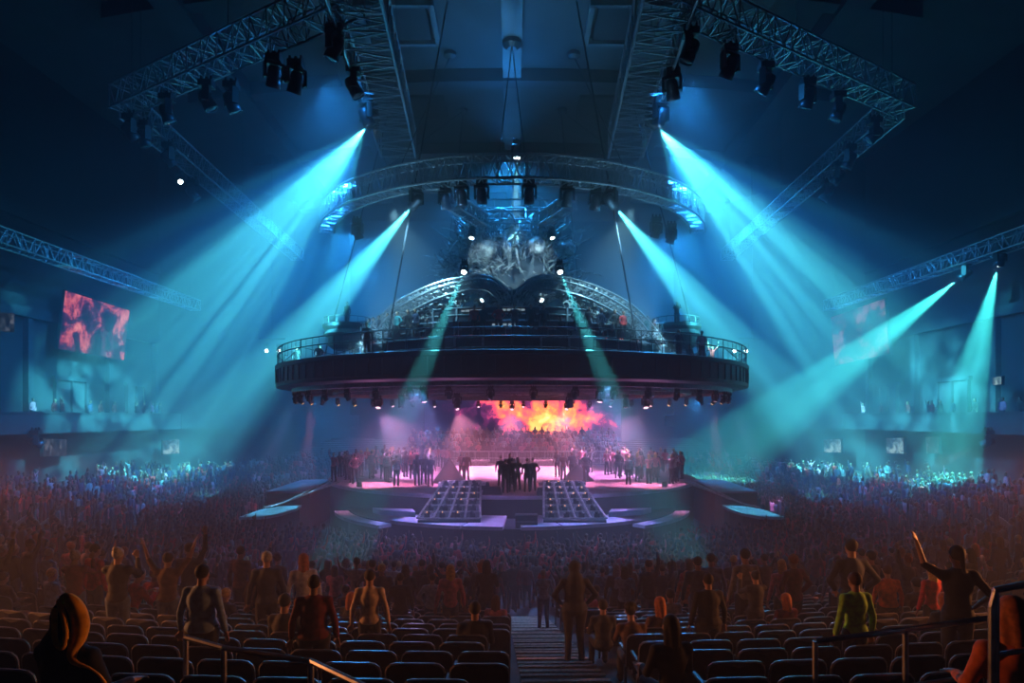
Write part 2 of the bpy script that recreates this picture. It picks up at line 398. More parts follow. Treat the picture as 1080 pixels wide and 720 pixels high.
def fixture(p, target, label, lens='lens_off', group=None, scale=1.0, name='hanging_spotlight', roll=None):
    p = Vector(p); t = thing(name, label, 'stage light', p, 0, group); t.scale = (scale,) * 3
    d = (Vector(target) - p).normalized()
    # yoke pans about z, head tilts about the yoke's x axis
    pan = atan2(d.x, -d.y) if abs(d.x) + abs(d.y) > 1e-4 else 0
    tilt = math.acos(max(-1, min(1, -d.z)))
    child('base', FXB, t); yk = child('yoke', FXY, t, rot=Quaternion((0, 0, 1), pan))
    q = Quaternion((0, 0, 1), pan) @ Quaternion((1, 0, 0), -tilt)
    if (q @ Vector((0, 0, -1)) - d).length > .05: q = Quaternion((0, 0, 1), pan) @ Quaternion((1, 0, 0), tilt)
    hd = child('head', FXH, t, (0, 0, -.24), q); child('lens', LM[lens], hd)
    return t
NL = [0]
def spot(p, target, col, power, deg, blend=.25, gobo=0, seed=0.0, radius=.06, gs=15.0, bias=.52):
    L = bpy.data.lights.new('spot', 'SPOT'); L.energy = power; L.color = col; L.spot_size = R(deg); L.spot_blend = blend; L.shadow_soft_size = radius
    o = bpy.data.objects.new('stage_spot', L); COL.objects.link(o); o.location = p
    o.rotation_mode = 'QUATERNION'; o.rotation_quaternion = (Vector(target) - Vector(p)).to_track_quat('-Z', 'Y')
    if gobo:
        L.use_nodes = True; nt = L.node_tree; e = nt.nodes['Emission']
        tc = nt.nodes.new('ShaderNodeTexCoord'); mp = nt.nodes.new('ShaderNodeMapping'); mp.inputs['Location'].default_value = (seed, seed * 1.7, 0)
        no = nt.nodes.new('ShaderNodeTexNoise'); no.inputs['Scale'].default_value = gs; no.inputs['Detail'].default_value = 2
        mr = nt.nodes.new('ShaderNodeMapRange'); mr.inputs['From Min'].default_value = bias - .08; mr.inputs['From Max'].default_value = bias + .12
        mr.inputs['To Min'].default_value = 1 - gobo; mr.inputs['To Max'].default_value = 1.5
        nt.links.new(tc.outputs['Normal'], mp.inputs['Vector']); nt.links.new(mp.outputs[0], no.inputs['Vector'])
        nt.links.new(no.outputs['Fac'], mr.inputs['Value']); nt.links.new(mr.outputs[0], e.inputs['Strength'])
    NL[0] += 1
    return o
CY_ = (.09, .80, .86); CYD = (.06, .68, .82); BLUE = (.015, .20, .62); BLU2 = (.016, .27, .76)

# dark fixtures (photo pixel, depth, aim)
def zt(px, z, ymid): return None
dark = {
 -1: [((176, 112), 31.6, 'first dark spotlight hanging from the outer left truss beside its corner'),
      ((218, 98), 30.2, 'dark spotlight pair body hanging second along the outer left truss'),
      ((244, 100), 30.0, 'dark spotlight hanging below the outer left truss between the two strung clusters'),
      ((289, 72), 28.2, 'dark spotlight with a pale rim hanging third along the outer left truss'),
      ((312, 78), 28.0, 'dark spotlight hanging low beside the pale-rimmed one on the outer left truss'),
      ((353, 42), 26.6, 'dark spotlight under the join of the outer and the wide left trusses'),
      ((137, 132), 34.6, 'dark spotlight right under the outer corner of the left truss frame'),
      ((152, 139), 35.6, 'second dark spotlight from the corner under the long left receding truss'),
      ((178, 161), 37.8, 'dark spotlight beside the small lit white lamp under the long left truss'),
      ((203, 199), 43.0, 'dark boxy spotlight hanging lowest under the long left truss'),
      ((373, 84), 29.8, 'dark spotlight halfway along the wide left truss'),
      ((386, 116), 32.8, 'dark spotlight just before the beam source on the wide left truss')],
 1: [((728, 45), 26.6, 'dark spotlight under the join of the outer and the wide right trusses'),
     ((770, 62), 28.4, 'dark spotlight hanging first after the join on the outer right truss'),
     ((808, 80), 29.4, 'dark spotlight hanging in the middle of the outer right truss'),
     ((852, 96), 30.8, 'dark long-bodied spotlight hanging third along the outer right truss'),
     ((884, 110), 31.8, 'dark spotlight hanging last before the outer right corner'),
     ((922, 136), 34.9, 'dark spotlight right under the outer corner of the right truss frame'),
     ((896, 163), 38.0, 'dark boxy spotlight first along the long right receding truss'),
     ((884, 181), 40.4, 'dark boxy spotlight second along the long right receding truss'),
     ((872, 199), 43.0, 'dark boxy spotlight hanging lowest under the long right truss'),
     ((709, 86), 30.0, 'dark spotlight halfway along the wide right truss'),
     ((697, 116), 32.8, 'dark spotlight just before the beam source on the wide right truss')]}
for s in (-1, 1):
    for (pp, d, lab) in dark[s]:
        p = P3(*pp, d); p.z = min(p.z, ZT - 1.15)
        # keep the photo's sight line but hang just below the truss
        d2 = (p.z - EYE) * 700 / (440 - pp[1]) if p.z < P3(*pp, d).z - .01 else d
        p = P3(*pp, d2); p.z = min(p.z, ZT - 1.1)
        fixture((p.x, p.y, p.z), (random.uniform(-12, 12) + s * 6, p.y + random.uniform(2, 18), 0), lab, scale=1.45)
        # hanging clamp stem up to the truss belongs to the fixture
        t = bpy.data.objects[-1] if False else None
ring_dark = [((377, 233), 40, 'dark spotlight hanging at the left end of the arc truss'), ((470, 206), 34.0, 'dark spotlight next to the lit one left of centre on the arc truss'),
             ((508, 196), 33.4, 'dark spotlight left of centre under the middle of the arc truss'), ((558, 196), 33.4, 'dark spotlight right of centre under the middle of the arc truss'),
             ((487, 200), 33.6, 'small dark spotlight tucked between two bigger ones left of centre on the arc truss'),
             ((598, 203), 33.8, 'dark spotlight tucked beside the right short truss under the arc truss'),
             ((628, 207), 34.3, 'dark spotlight next to the lit one right of centre on the arc truss'),
             ((692, 238), 39.5, 'dark spotlight second from the right end of the arc truss'), ((708, 231), 41, 'dark spotlight at the right end of the arc truss')]
for pp, d, lab in ring_dark:
    p = P3(*pp, d); fixture((p.x, p.y, min(p.z, 18.25)), (p.x * .5, p.y + 8, 0), lab, scale=1.3)

# ---- lit ones: (pixel, depth, aim, label, lens, [spots])
def lit(px, py, d, aim, lab, lens='lens_white', sc=1.3, beams=()):
    p = P3(px, py, d); t = fixture(p, aim, lab, lens, scale=sc)
    dd = (Vector(aim) - p).normalized(); src = p + Vector((0, 0, -.24 * sc)) + dd * .46 * sc
    for (tg, col, pw, deg, bl, gb, sd) in beams:
        spot(src, tg, col, pw, deg, bl, gb, sd)
    return t
K = 1.15
for s in (-1, 1):
    sd = SW[s]
    lit(540 + s * 147 , 122, 34.6, (s * 30, 46, 9), 'big lit spotlight at the far end of the wide %s truss, brightest cyan beams' % sd, beams=[
        ((s * 29, 50, 7.5), CY_, 460000 * K, 31, .8, .95, 2.3 + s), ((s * 33, 51, 8.5), CY_, 380000 * K, 4, .7, 0, 0), ((s * 33, 54, 10.5), CY_, 300000 * K, 3.5, .7, 0, 0), ((s * 27, 47, 4.5), CY_, 240000 * K, 4, .7, 0, 0),
        ((s * 16, 42, 0), CYD, 90000 * K, 8, .8, .6, 4.4), ((s * 33, 44, 14.5), CYD, 70000 * K, 5, .7, 0, 0), ((s * 21, 45, 1), CYD, 120000 * K, 5, .7, .0, 4.4)])
    lit(540 + s * 101 - (0 if s < 0 else -3), 206, 34.2, (s * 24, 54.5, 5.5), 'lit spotlight on the %s part of the arc truss, cyan beam slanting outward' % sd, beams=[
        ((s * 24, 54.5, 5.5), CY_, 480000 * K, 14.5, .55, .35, 1.0 + s)])
    # pair on the sculpture's flanks
    lit(540 + s * 42, 245, 40.2, (s * 4, 36, 9), 'small lit lamp beside the top of the sculpture, %s of the two' % sd, sc=.75, beams=[((s * .6, 44, 16.6), (.5, .85, .95), 650 * K, 75, .8, 0, 0)])
    lit(540 + s * 50 , 281, 34.4, (s * 3.7, 28.2, 8.4), 'lit spotlight low on the %s flank of the sculpture, narrow beam across the platform' % sd, sc=.75, beams=[
        ((s * 3.8, 29.6, 9.4), CY_, 85000 * K, 7.5, .35, .2, 6.0)])
lit(545, 156, 45.0, (0, 44.6, 5), 'single lit spotlight high in the middle under the ceiling strip', beams=[((0, 44.5, 5), (.25, .72, .78), 75000 * K, 15, .8, 0, 0)])
# side pair on the right
lit(1018, 284, 42.0, (21, 50, 8), 'lit spotlight on the right wall truss, beam slanting toward the pale screen', beams=[((21.5, 50, 8), (.06, .85, .8), 260000 * K, 19, .4, .2, 3)])
lit(1055, 268, 39.0, (27.6, 43, 5), 'lit spotlight outermost on the right wall truss, beam falling nearly straight down', beams=[((28.0, 42.2, 5), (.06, .85, .8), 200000 * K, 19, .4, .2, 5)])
# distant small lamps in pairs
for (px, lab) in ((281, 'outer'), (294, 'inner')):
    fixture(P3(px, 367, 60), P3(px + 60, 600, 25), '%s of the two small white lamps on the far left beside the round platform' % lab, 'lens_white', scale=.85)
for (px, lab) in ((787, 'outer'), (775, 'inner')):
    fixture(P3(px, 367, 60), P3(px - 60, 600, 25), '%s of the two small white lamps on the far right beside the round platform' % lab, 'lens_white', scale=.85)
fixture(P3(190, 187, 40.5), P3(300, 560, 20), 'tiny lit white lamp under the long left receding truss', 'lens_white', scale=.8)
for s in (-1, 1):   # the far lamp pairs hang from a bracket on a post
    t = thing('lamp_bar', 'thin horizontal bar carrying the two small white lamps far %s' % SW[s], 'bar', P3(540 + s * 253, 360, 60))
    MB().tube((-1.2, 0, .25), (1.2, 0, .25), .06).obj('tube', M['steel_dark'], t)
    MB().tube((0, 0, .25), (0, 0, 18.1), .03).obj('drop_wire', M['steel_dark'], t)

# added bare blue spots, no fixtures: stand in for scattered haze light
for s in (-1, 1):
    spot((s * 8.2, 34.8, 21.2), (s * 29, 49, 6), BLUE, 120000 * K, 62, 1.0, 0, radius=.5)
    spot((s * 16, 66, 25), (s * 15, 56, 2), BLU2, 42000 * K, 130, 1.0, 0, radius=1.5)
    spot((s * 13.8, 50.5, 8.0), (s * 17, 58, 0), BLU2, 5000 * K, 125, 1.0, 0, radius=.3)
    spot((s * 12, 44, 29.0), (s * 13, 56, 2), BLUE, 11000 * K, 125, 1.0, 0, radius=.8)
    spot((s * 7.0, 31, 22.2), (s * 15, 33, 18), BLUE, 5000 * K, 140, 1.0, 0, radius=.8)
spot((0, 45, 25.3), (0, 42, 31), BLUE, 4500 * K, 150, 1.0, 0, radius=.4)
spot((0, 45, 24.5), (0, 46, 10), BLU2, 24000 * K, 140, 1.0, 0, radius=.4)
for s in (-1, 1):  # added bare fill spots for the arches, stage skirt and walkways
    spot((s * 6.2, 34.2, 17.6), (s * 4.5, 40, 11.6), (.25, .6, .75), 6500 * K, 60, .8, 0, radius=.2)
    spot((s * 4.4, 30.6, 8.2), (s * 4.6, 27.5, 0), (.03, .24, .6), 3000 * K, 110, 1, 0, radius=.3)
    spot((s * 13.6, 40.5, 8.1), (s * 13.3, 36.3, 1.7), (.12, .5, .75), 3000 * K, 42, .8, 0, radius=.2)

# ------------------------------------------------------------------ hanging round platform
RP = 15.1
rt = thing('hanging_platform', 'huge dark round platform hanging over the stage with railing and soffit lights', 'platform', (0, CY, 8.6))
MB().lathe([(14.6, -.1), (RP, .0), (RP + .02, .12), (RP - .02, .2), (RP - .02, 1.0), (RP + .05, 1.05), (RP + .05, 1.25), (RP - .1, 1.3), (RP - .3, 1.3), (RP - .3, .1), (14.6, -.1)], 96).obj('fascia', M['ring'], rt)
rib = MB()
for i in range(120):
    a = 2 * pi * i / 120; c = Vector((RP * sin(a), -RP * cos(a), .6))
    rib.box((0, 0, 0), (.09, .07, .78), Matrix.Translation(c) @ Matrix.Rotation(a, 4, 'Z'))
rib.obj('fascia_ribs', M['tier'], rt)  # raised ribs standing proud of the fascia
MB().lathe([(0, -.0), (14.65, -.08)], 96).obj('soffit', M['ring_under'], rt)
for (r, w, d) in ((14.0, .35, .3), (11.6, .3, .35), (9.2, .5, .45), (6.4, .25, .3), (3.4, .25, .3)):
    MB().lathe([(r - w / 2, 0), (r - w / 2, -d), (r + w / 2, -d), (r + w / 2, 0)], 96).obj('soffit_ring', M['ring_trim'], rt)
sp = MB()
for i in range(32):
    a = 2 * pi * i / 32; sp.box((0, 0, 0), (.14, 13.8, .2), Matrix.Translation((0, 0, -.12)) @ Matrix.Rotation(a, 4, 'Z') @ Matrix.Translation((0, 7.4, 0)) @ Matrix.Scale(.93, 4, (0, 1, 0)))
sp.obj('soffit_spokes', M['ring_trim'], rt)
MB().lathe([(0, 1.15), (14.9, 1.15)], 72).obj('deck', M['ring'], rt)
rl = MB(); pn = 150
for z in (1.9, 2.3): rl.lathe([(RP - .12, z - .03), (RP - .06, z), (RP - .12, z + .03), (RP - .18, z), (RP - .12, z - .03)], 120)
rl.obj('rail', M['steel_dark'], rt)
pb = MB()
for i in range(pn):
    a = 2 * pi * i / pn; c = Vector(((RP - .12) * sin(a), -(RP - .12) * cos(a), 0)); pb.tube((c.x, c.y, 1.25), (c.x, c.y, 2.3), .035 if i % 5 == 0 else .016, n=4, cap=False)
    if i % 5 == 0:
        a2 = 2 * pi * (i + 5) / pn; c2 = Vector(((RP - .12) * sin(a2), -(RP - .12) * cos(a2), 0))
        if (i // 5) % 2: pb.tube((c.x, c.y, 1.3), (c2.x, c2.y, 1.9), .018, n=4, cap=False)
        else: pb.tube((c.x, c.y, 1.9), (c2.x, c2.y, 1.3), .018, n=4, cap=False)
pb.obj('balusters', M['steel_dark'], rt)
for i in range(6):
    a = R(30 + 60 * i); MB().tube(((13) * sin(a), -13 * cos(a), 1.2), (7.5 * sin(a), -7.5 * cos(a), ZC - 8.7), .05, n=5).obj('hanger_wire', M['steel_dark'], rt)

# soffit lamps: outer rim set and inner set
PINK = (1.0, .30, .50); PNK2 = (.85, .34, .75); VIO = (.40, .30, .9)
def soffit_lamp(r, a, lens, lab, group, aim=None, sc=1.0, col=None, pw=0, deg=30):
    p = pol(r, a, 8.6 - (.42 if r > 10 else .55) * 1.0 - .28 * sc)
    aim = aim or pol(r * .75, a, 3)
    fixture(p, aim, lab, lens, group, sc)
    if pw:
        d = (Vector(aim) - p).normalized(); spot(p + Vector((0, 0, -.24 * sc)) + d * .5 * sc, aim, col, pw, deg, .6, 0, 0, .12)
# outer rim
no = 44
for i in range(no):
    a = 2 * pi * (i + .5) / no; front = abs((a + pi) % (2 * pi) - pi)
    deg = front * 180 / pi
    side = 'left' if (a % (2 * pi)) > pi else 'right'
    lens = 'lens_off'
    kw = {}
    if 55 < deg < 125: lens = 'lens_amber'; lab = 'small coral-lit soffit lamp under the %s rim of the round platform' % side
    elif deg <= 55: lens = 'lens_off' if i % 3 else 'lens_pink'; lab = ('unlit' if lens == 'lens_off' else 'pink-lit') + ' soffit lamp under the front rim of the round platform, %s half' % side
    else: lens = 'lens_pink' if i % 2 else 'lens_off'; lab = ('unlit' if lens == 'lens_off' else 'pink-lit') + ' soffit lamp under the far rim of the round platform, %s half' % side
    if i in (6, 9, 12) or i in (37, 34, 31):
        kw = dict(col=VIO if i in (9, 34) else PINK, pw=9000, deg=14, aim=pol(17.5 if i not in (6, 37) else 14, a, 0))
    soffit_lamp(14.0, a, lens, lab, 'soffit lamps ' + lab.split(' soffit lamp ')[0] + ' ' + lab.split('under the ')[1], sc=.62, **kw)
inner = [(-8.2, 'leftmost'), (-6.4, 'second from the left'), (-3.0, 'third from the left'), (3.2, 'third from the right'), (6.6, 'second from the right'), (8.2, 'rightmost')]
for x, l in inner:
    a = math.asin(x / 9.2)
    soffit_lamp(9.2, a, 'lens_white' if False else 'lens_pink', 'bright pink-white lamp on the inner soffit ring, %s of six' % l, None, aim=(x * 1.05, CY - 6.5, 2.9), sc=.85, col=PINK, pw=(2600 if abs(x) > 6 else 5000), deg=50)
for i, (r, a, c, pw) in enumerate(((9.2, pi - .5, PINK, 3600), (9.2, pi + .5, PINK, 3600), (9.2, pi / 2, PNK2, 3200), (9.2, -pi / 2, PNK2, 3200), (9.2, pi, PNK2, 3000))):
    soffit_lamp(r, a, 'lens_pink', ['pink lamp at the back of the inner soffit ring, right', 'pink lamp at the back of the inner soffit ring, left', 'violet-pink lamp at the right end of the inner soffit ring',
                'violet-pink lamp at the left end of the inner soffit ring', 'violet-pink lamp at the very back of the inner soffit ring'][i] + ' of the round platform', None, aim=pol(r * .65, a, 2.9), sc=.8, col=c, pw=pw * 3, deg=80)

for s in (-1, 1):
    for (x, y, tg, l, pw, cc_) in ((6.5, 32.4, (s * 5.5, 33.6, 19), 'front', 6500, (.2, .55, .8)), (9.5, 37.0, (s * 6.0, 46, 15), 'side', 3500, (.25, .6, .75)), (1.7, 37.3, (s * .9, 44, 17.2), 'upper terrace', 2600, (.5, .75, .85))):  # added uplights to brighten the arc truss, flanks and sculpture
        t = thing('added_deck_light', 'added small upward %s light on the round platform, %s half' % (l, SW[s]), 'stage light', (s * x, y, 9.75 if l[0] != 'u' else 12.95))
        MB().lathe([(0, 0), (.2, 0), (.22, .1), (.16, .3), (.12, .3), (.12, .24)], 14).obj('body', M['black'], t); MB().lathe([(.12, .25), (0, .27)], 14).obj('lens', M['lens_cyan'], t)
        spot((s * x, y, 10.1 if l[0] != 'u' else 13.3), tg, cc_, pw, 70 if l == 'front' else 42, 1, 0, 0, .08)
    soffit_lamp(13.6, s * .32, 'lens_pink', 'added violet lamp under the front rim aimed down at the apron, %s of the centre' % SW[s], None, aim=(s * 3.2, 31.0, 1.9), sc=.8, col=(.6, .35, 1.0), pw=1800, deg=85)  # added lamp that brightens the apron tops
    for (x, y) in ((3.6, 34.6), (8.6, 37.4), (9.5, 46)):  # added floor lights stand in for stage bounce on the soffit
        t = thing('added_floor_light', 'added small upward floor light at the %s stage edge, %s' % (SW[s], {3.6: 'beside the equipment ramp', 8.6: 'halfway round the front', 9.5: 'at the widest point'}[x]), 'stage light', (s * x, y, 2.9))
        MB().lathe([(0, 0), (.16, 0), (.17, .08), (.13, .26), (.10, .26), (.10, .2)], 14).obj('body', M['black'], t); MB().lathe([(.1, .21), (0, .23)], 14).obj('lens', M['lens_pink'], t)
        spot((s * x, y, 3.2), (s * x * .85, y - (0 if y > 40 else 1.5), 8.6), (.8, .3, .75), 600, 110, 1, 0, 0, .08)
# ------------------------------------------------------------------ tiers on the platform, pods, arches
tt = thing('tiered_terrace', 'dark stepped round terraces rising on the hanging platform below the arches', 'terrace', (0, CY, 9.75))
prof = [(10.6, 0), (10.6, 1.3), (9.5, 1.3), (9.5, 2.3), (8.5, 2.3), (8.5, 3.2), (0, 3.2)]
MB().lathe(prof, 80).obj('tiers', M['tier'], tt)
for (r, z) in ((10.65, 1.24), (10.65, .7), (9.55, 2.24), (8.55, 3.14), (8.55, 2.75), (9.55, 1.8)):
    MB().lathe([(r, z - .05), (r + .05, z), (r, z + .05), (r - .05, z), (r, z - .05)], 80).obj('trim_band', M['tier_trim'], tt)
ub = MB()
for r, z0, z1, n in ((10.64, .0, 1.3, 44), (9.54, 1.3, 2.3, 40), (8.54, 2.3, 3.2, 34)):
    for i in range(n):
        a = 2 * pi * i / n; c = Vector((r * sin(a), -r * cos(a), (z0 + z1) / 2)); ub.box((0, 0, 0), (.1, .08, (z1 - z0) * .96), Matrix.Translation(c) @ Matrix.Rotation(a, 4, 'Z'))
ub.obj('panel_uprights', M['tier_trim'], tt)  # raised uprights on the tier faces
lw = MB()
for a0, z, r in ((-.32, 2.95, 8.62), (-.05, 2.95, 8.62), (-.1, 2.0, 9.62)):
    for j in range(5):
        a = a0 + j * .03; c = Vector((r * sin(a), -r * cos(a), z)); lw.box((0, 0, 0), (.2, .05, .1), Matrix.Translation(c) @ Matrix.Rotation(a, 4, 'Z'))
lw.obj('strip_lights', M['ledw'], tt)
rg = random.Random(5); cm = MB(); cm.box((0, 0, .2), (.42, .26, .36)); cm.box((0, -.135, .3), (.43, .012, .02)); cm.box((-.12, -.14, .28), (.05, .02, .05)); cm.box((.12, -.14, .28), (.05, .02, .05)); cm.tube((-.06, -.15, .15), (.06, -.15, .15), .012)
CASE = cm.mesh('equipment_case', M['steel_dark'])
for i in range(34):
    a = -1.2 + 2.4 * (i + .5) / 34 + rg.uniform(-.02, .02); s_ = rg.uniform(.7, 1.3)
    o = bpy.data.objects.new('equipment_case', CASE); COL.objects.link(o); o.location = pol(10.25, a, 11.05); o.rotation_euler = (0, 0, a + rg.uniform(-.3, .3)); o.scale = (s_, s_, s_)
    tag(o, 'small dark equipment case on the lowest terrace of the round platform, %s half' % ('left' if a < 0 else 'right'), 'case', 'equipment cases on the lowest terrace, %s half' % ('left' if a < 0 else 'right'))
LEDM = MB().ell((0, 0, 0), (.035, .035, .035), 6, 4).mesh('indicator_lamp', M['led'])
for i in range(26):
    a = rg.uniform(-1.1, 1.1); child('indicator_lamp', LEDM, tt, (10.45 * sin(a), -10.45 * cos(a), 1.33 + rg.uniform(0, .01)))

for s in (-1, 1):
    t = thing('balcony_pod', 'scalloped dark lookout pod on the %s shoulder of the hanging platform' % SW[s], 'pod', (s * 10.9, 44.0, 9.75))
    MB().lathe([(0, 1.45), (.9, 1.5), (1.25, 1.75), (1.3, 2.3), (1.55, 2.5), (1.45, 2.75), (1.6, 2.95), (1.6, 3.15), (1.35, 3.15), (1.35, 2.95), (0, 2.95)], 20).obj('drum', M['ring'], t)
    for a in range(4): MB().tube((.8 * cos(a * pi / 2), .8 * sin(a * pi / 2), 0), (.7 * cos(a * pi / 2), .7 * sin(a * pi / 2), 1.6), .09).obj('column', M['steel_dark'], t)
    q = MB()
    for i in range(14):
        a = 2 * pi * i / 14; q.tube((1.5 * cos(a), 1.5 * sin(a), 3.1), (1.5 * cos(a), 1.5 * sin(a), 3.6), .025, n=4)
    q.lathe([(1.47, 3.6), (1.5, 3.63), (1.53, 3.6), (1.5, 3.57), (1.47, 3.6)], 20); q.obj('railing', M['steel_dark'], t)
    truss('bridge_truss', 'short lattice bridge linking the %s lookout pod to the arch' % SW[s], line((s * 9.6, 43.2, 12.6), (s * 7.9, 40.5, 12.2)), .6, .6, .5, .05, .03)

def archpts(s, k):
    # drawn in the arch's own vertical plane y = 38 + k
    base = [(8.3, 10.6), (7.5, 11.7), (6.4, 12.75), (5.0, 13.5), (3.6, 14.0), (2.2, 14.25), (1.35, 14.2), (.7, 13.75), (.12, 13.2)]
    return [Vector((s * x * (1 + .07 * k), 37.6 + 1.1 * k + (abs(x) / 8.3) ** 2 * 1.2, z + .45 * k)) for x, z in base]
def smooth(pts, n=4):
    out = []
    for i in range(len(pts) - 1):
        p0, p1, p2, p3 = pts[max(i - 1, 0)], pts[i], pts[i + 1], pts[min(i + 2, len(pts) - 1)]
        for j in range(n):
            t = j / n; out.append(.5 * ((2 * p1) + (p2 - p0) * t + (2 * p0 - 5 * p1 + 4 * p2 - p3) * t * t + (-p0 + 3 * p1 - 3 * p2 + p3) * t ** 3))
    out.append(pts[-1]); return out
for s in (-1, 1):
    for k in (0, 1):
        truss('arch_truss', '%s ornate lattice arch curving up to the central notch, %s half' % (('front', 'rear')[k], SW[s]), smooth(archpts(s, k), 3), .55, .95, .5, .07, .045, up=Vector((0, 1, 0)), m=M['truss'])
    # lace of scroll ornaments under the arch
    t = thing('arch_ornament', 'pale curled scrollwork clinging under the %s arch' % SW[s], 'ornament', (s * 4, 37.5, 13)); rg = random.Random(11 + s)
    pts = smooth(archpts(s, 0), 5)
    for gi in range(3):
        mb = MB()
        for i in range(26):
            f = rg.random() ** .9; p = pts[int(f * (len(pts) - 6))] - Vector(t.location)
            p = p + Vector((-s * rg.uniform(.1, .7) * (1 - f * .5), rg.uniform(-.3, .2), -rg.uniform(.35, .95)))
            q = []; r0 = rg.uniform(.12, .32); ph = rg.uniform(0, 6); tw = rg.choice((-1, 1))
            for j in range(9): a = ph + tw * j * .7; rr = r0 * (1 - j * .09); q.append(p + Vector((cos(a) * rr, rg.uniform(-.03, .03), sin(a) * rr)))
            mb.path(q, [.075 - .006 * j for j in range(9)], 4)
        mb.obj('scroll', M['plume'], t)
# notch keystone: V-shaped ornament
t = thing('keystone_ornament', 'pointed V-shaped crest hanging where the two arches meet', 'ornament', (0, 37.1, 12.9))
MB().add([(-.95, 0, 1.0), (.95, 0, 1.0), (.35, 0, -.35), (0, 0, -.7), (-.35, 0, -.35), (-.8, .5, 1.0), (.8, .5, 1.0), (.3, .5, -.3), (0, .5, -.6), (-.3, .5, -.3)],
         [(0, 4, 3, 2, 1), (5, 6, 7, 8, 9), (0, 1, 6, 5), (1, 2, 7, 6), (2, 3, 8, 7), (3, 4, 9, 8), (4, 0, 5, 9)]).obj('shield', M['steel_dark'], t)
f = MB()
for i in range(-4, 5):
    f.path([Vector((i * .06, -.06, -.5)), Vector((i * .13, -.12, .1)), Vector((i * .22, -.1, .8)), Vector((i * .30, .0, 1.15 - abs(i) * .05))], [.05, .06, .05, .02], 5)
f.obj('leaves', M['plume'], t)

# ------------------------------------------------------------------ the sculpture
def noise3(p, s=1.0):
    from mathutils import noise
    return noise.fractal(p * s, 1.0, 2.1, 5, noise_basis='PERLIN_ORIGINAL')
t = thing('feathered_sculpture', 'huge grey feathery sculpture rising above the arches like a tangled mane', 'sculpture', (0, 46.5, 15.0))
from mathutils import noise as _n
core = MB(); nA, nB = 64, 40; vs = []
for j in range(nB + 1):
    v = j / nB
    for i in range(nA):
        a = 2 * pi * i / nA
        z = -2.6 + 7.0 * v; rr = (3.9 * sqrt(max(0, 1 - (v * 1.0) ** 2.6)) + .3) * (1 if v > .1 else 1)
        p = Vector((cos(a) * rr * 1.05, sin(a) * rr * .8, z)); nn = _n.ridged_multi_fractal(p * .55, 1.0, 2.0, 5, 1.0, 2.0)
        p *= 1.0; p += Vector((cos(a), sin(a), .3)) * (nn - 1.0) * .55; vs.append(p)
fs = [(j * nA + i, j * nA + (i + 1) % nA, (j + 1) * nA + (i + 1) % nA, (j + 1) * nA + i) for j in range(nB) for i in range(nA)]
fs.append(tuple(nB * nA + i for i in range(nA)))
core.add(vs, fs); core.obj('core', M['rock'], t, True)
rg = random.Random(3)
for g in range(18):
    mb = MB()
    ca = rg.uniform(-2.9, -.25) if g < 15 else rg.uniform(0, 3); cz = rg.uniform(.3, 4.3); swirl = rg.uniform(-1.2, 1.2)
    c = Vector((cos(ca) * 3.3, sin(ca) * 2.5, cz))
    for i in range(64):
        p = c + Vector((rg.gauss(0, .7), rg.gauss(0, .35), rg.gauss(0, .6))); out = Vector((p.x, p.y * 1.3, max(.2, p.z - .6))).normalized()
        d = (out + Vector((swirl * .8, -.5, rg.uniform(-.2, .9)))).normalized(); q = [p - out * .5]; L = rg.uniform(.18, .42)
        ax = Vector((rg.uniform(-1, 1), rg.uniform(-1, 1), rg.uniform(-1, 1))).normalized(); rot = Quaternion(ax, rg.uniform(.1, .5) * rg.choice((-1, 1)))
        for j in range(7): q.append(q[-1] + d * L); d = rot @ d
        mb.path(q, [.08, .10, .10, .085, .07, .05, .03, .012, .004][:len(q)], 3)
    mb.obj('plume', M['plume'], t)
# two paler curled masks
for s, px, py in ((-1, 566, 258), (1, 598, 262), (-1, 515, 262)):
    p = P3(px, py, 42.6) - Vector(t.location); mb = MB()
    for i in range(16):
        a0 = 2 * pi * i / 16; q = []
        for j in range(8): a = a0 + j * .35; rr = .08 + j * .07; q.append(p + Vector((cos(a) * rr, -.25 + j * .05, sin(a) * rr)))
        mb.path(q, [.06, .07, .07, .06, .05, .045, .03, .015], 4)
    mb.obj('rosette', M['plume'], t)
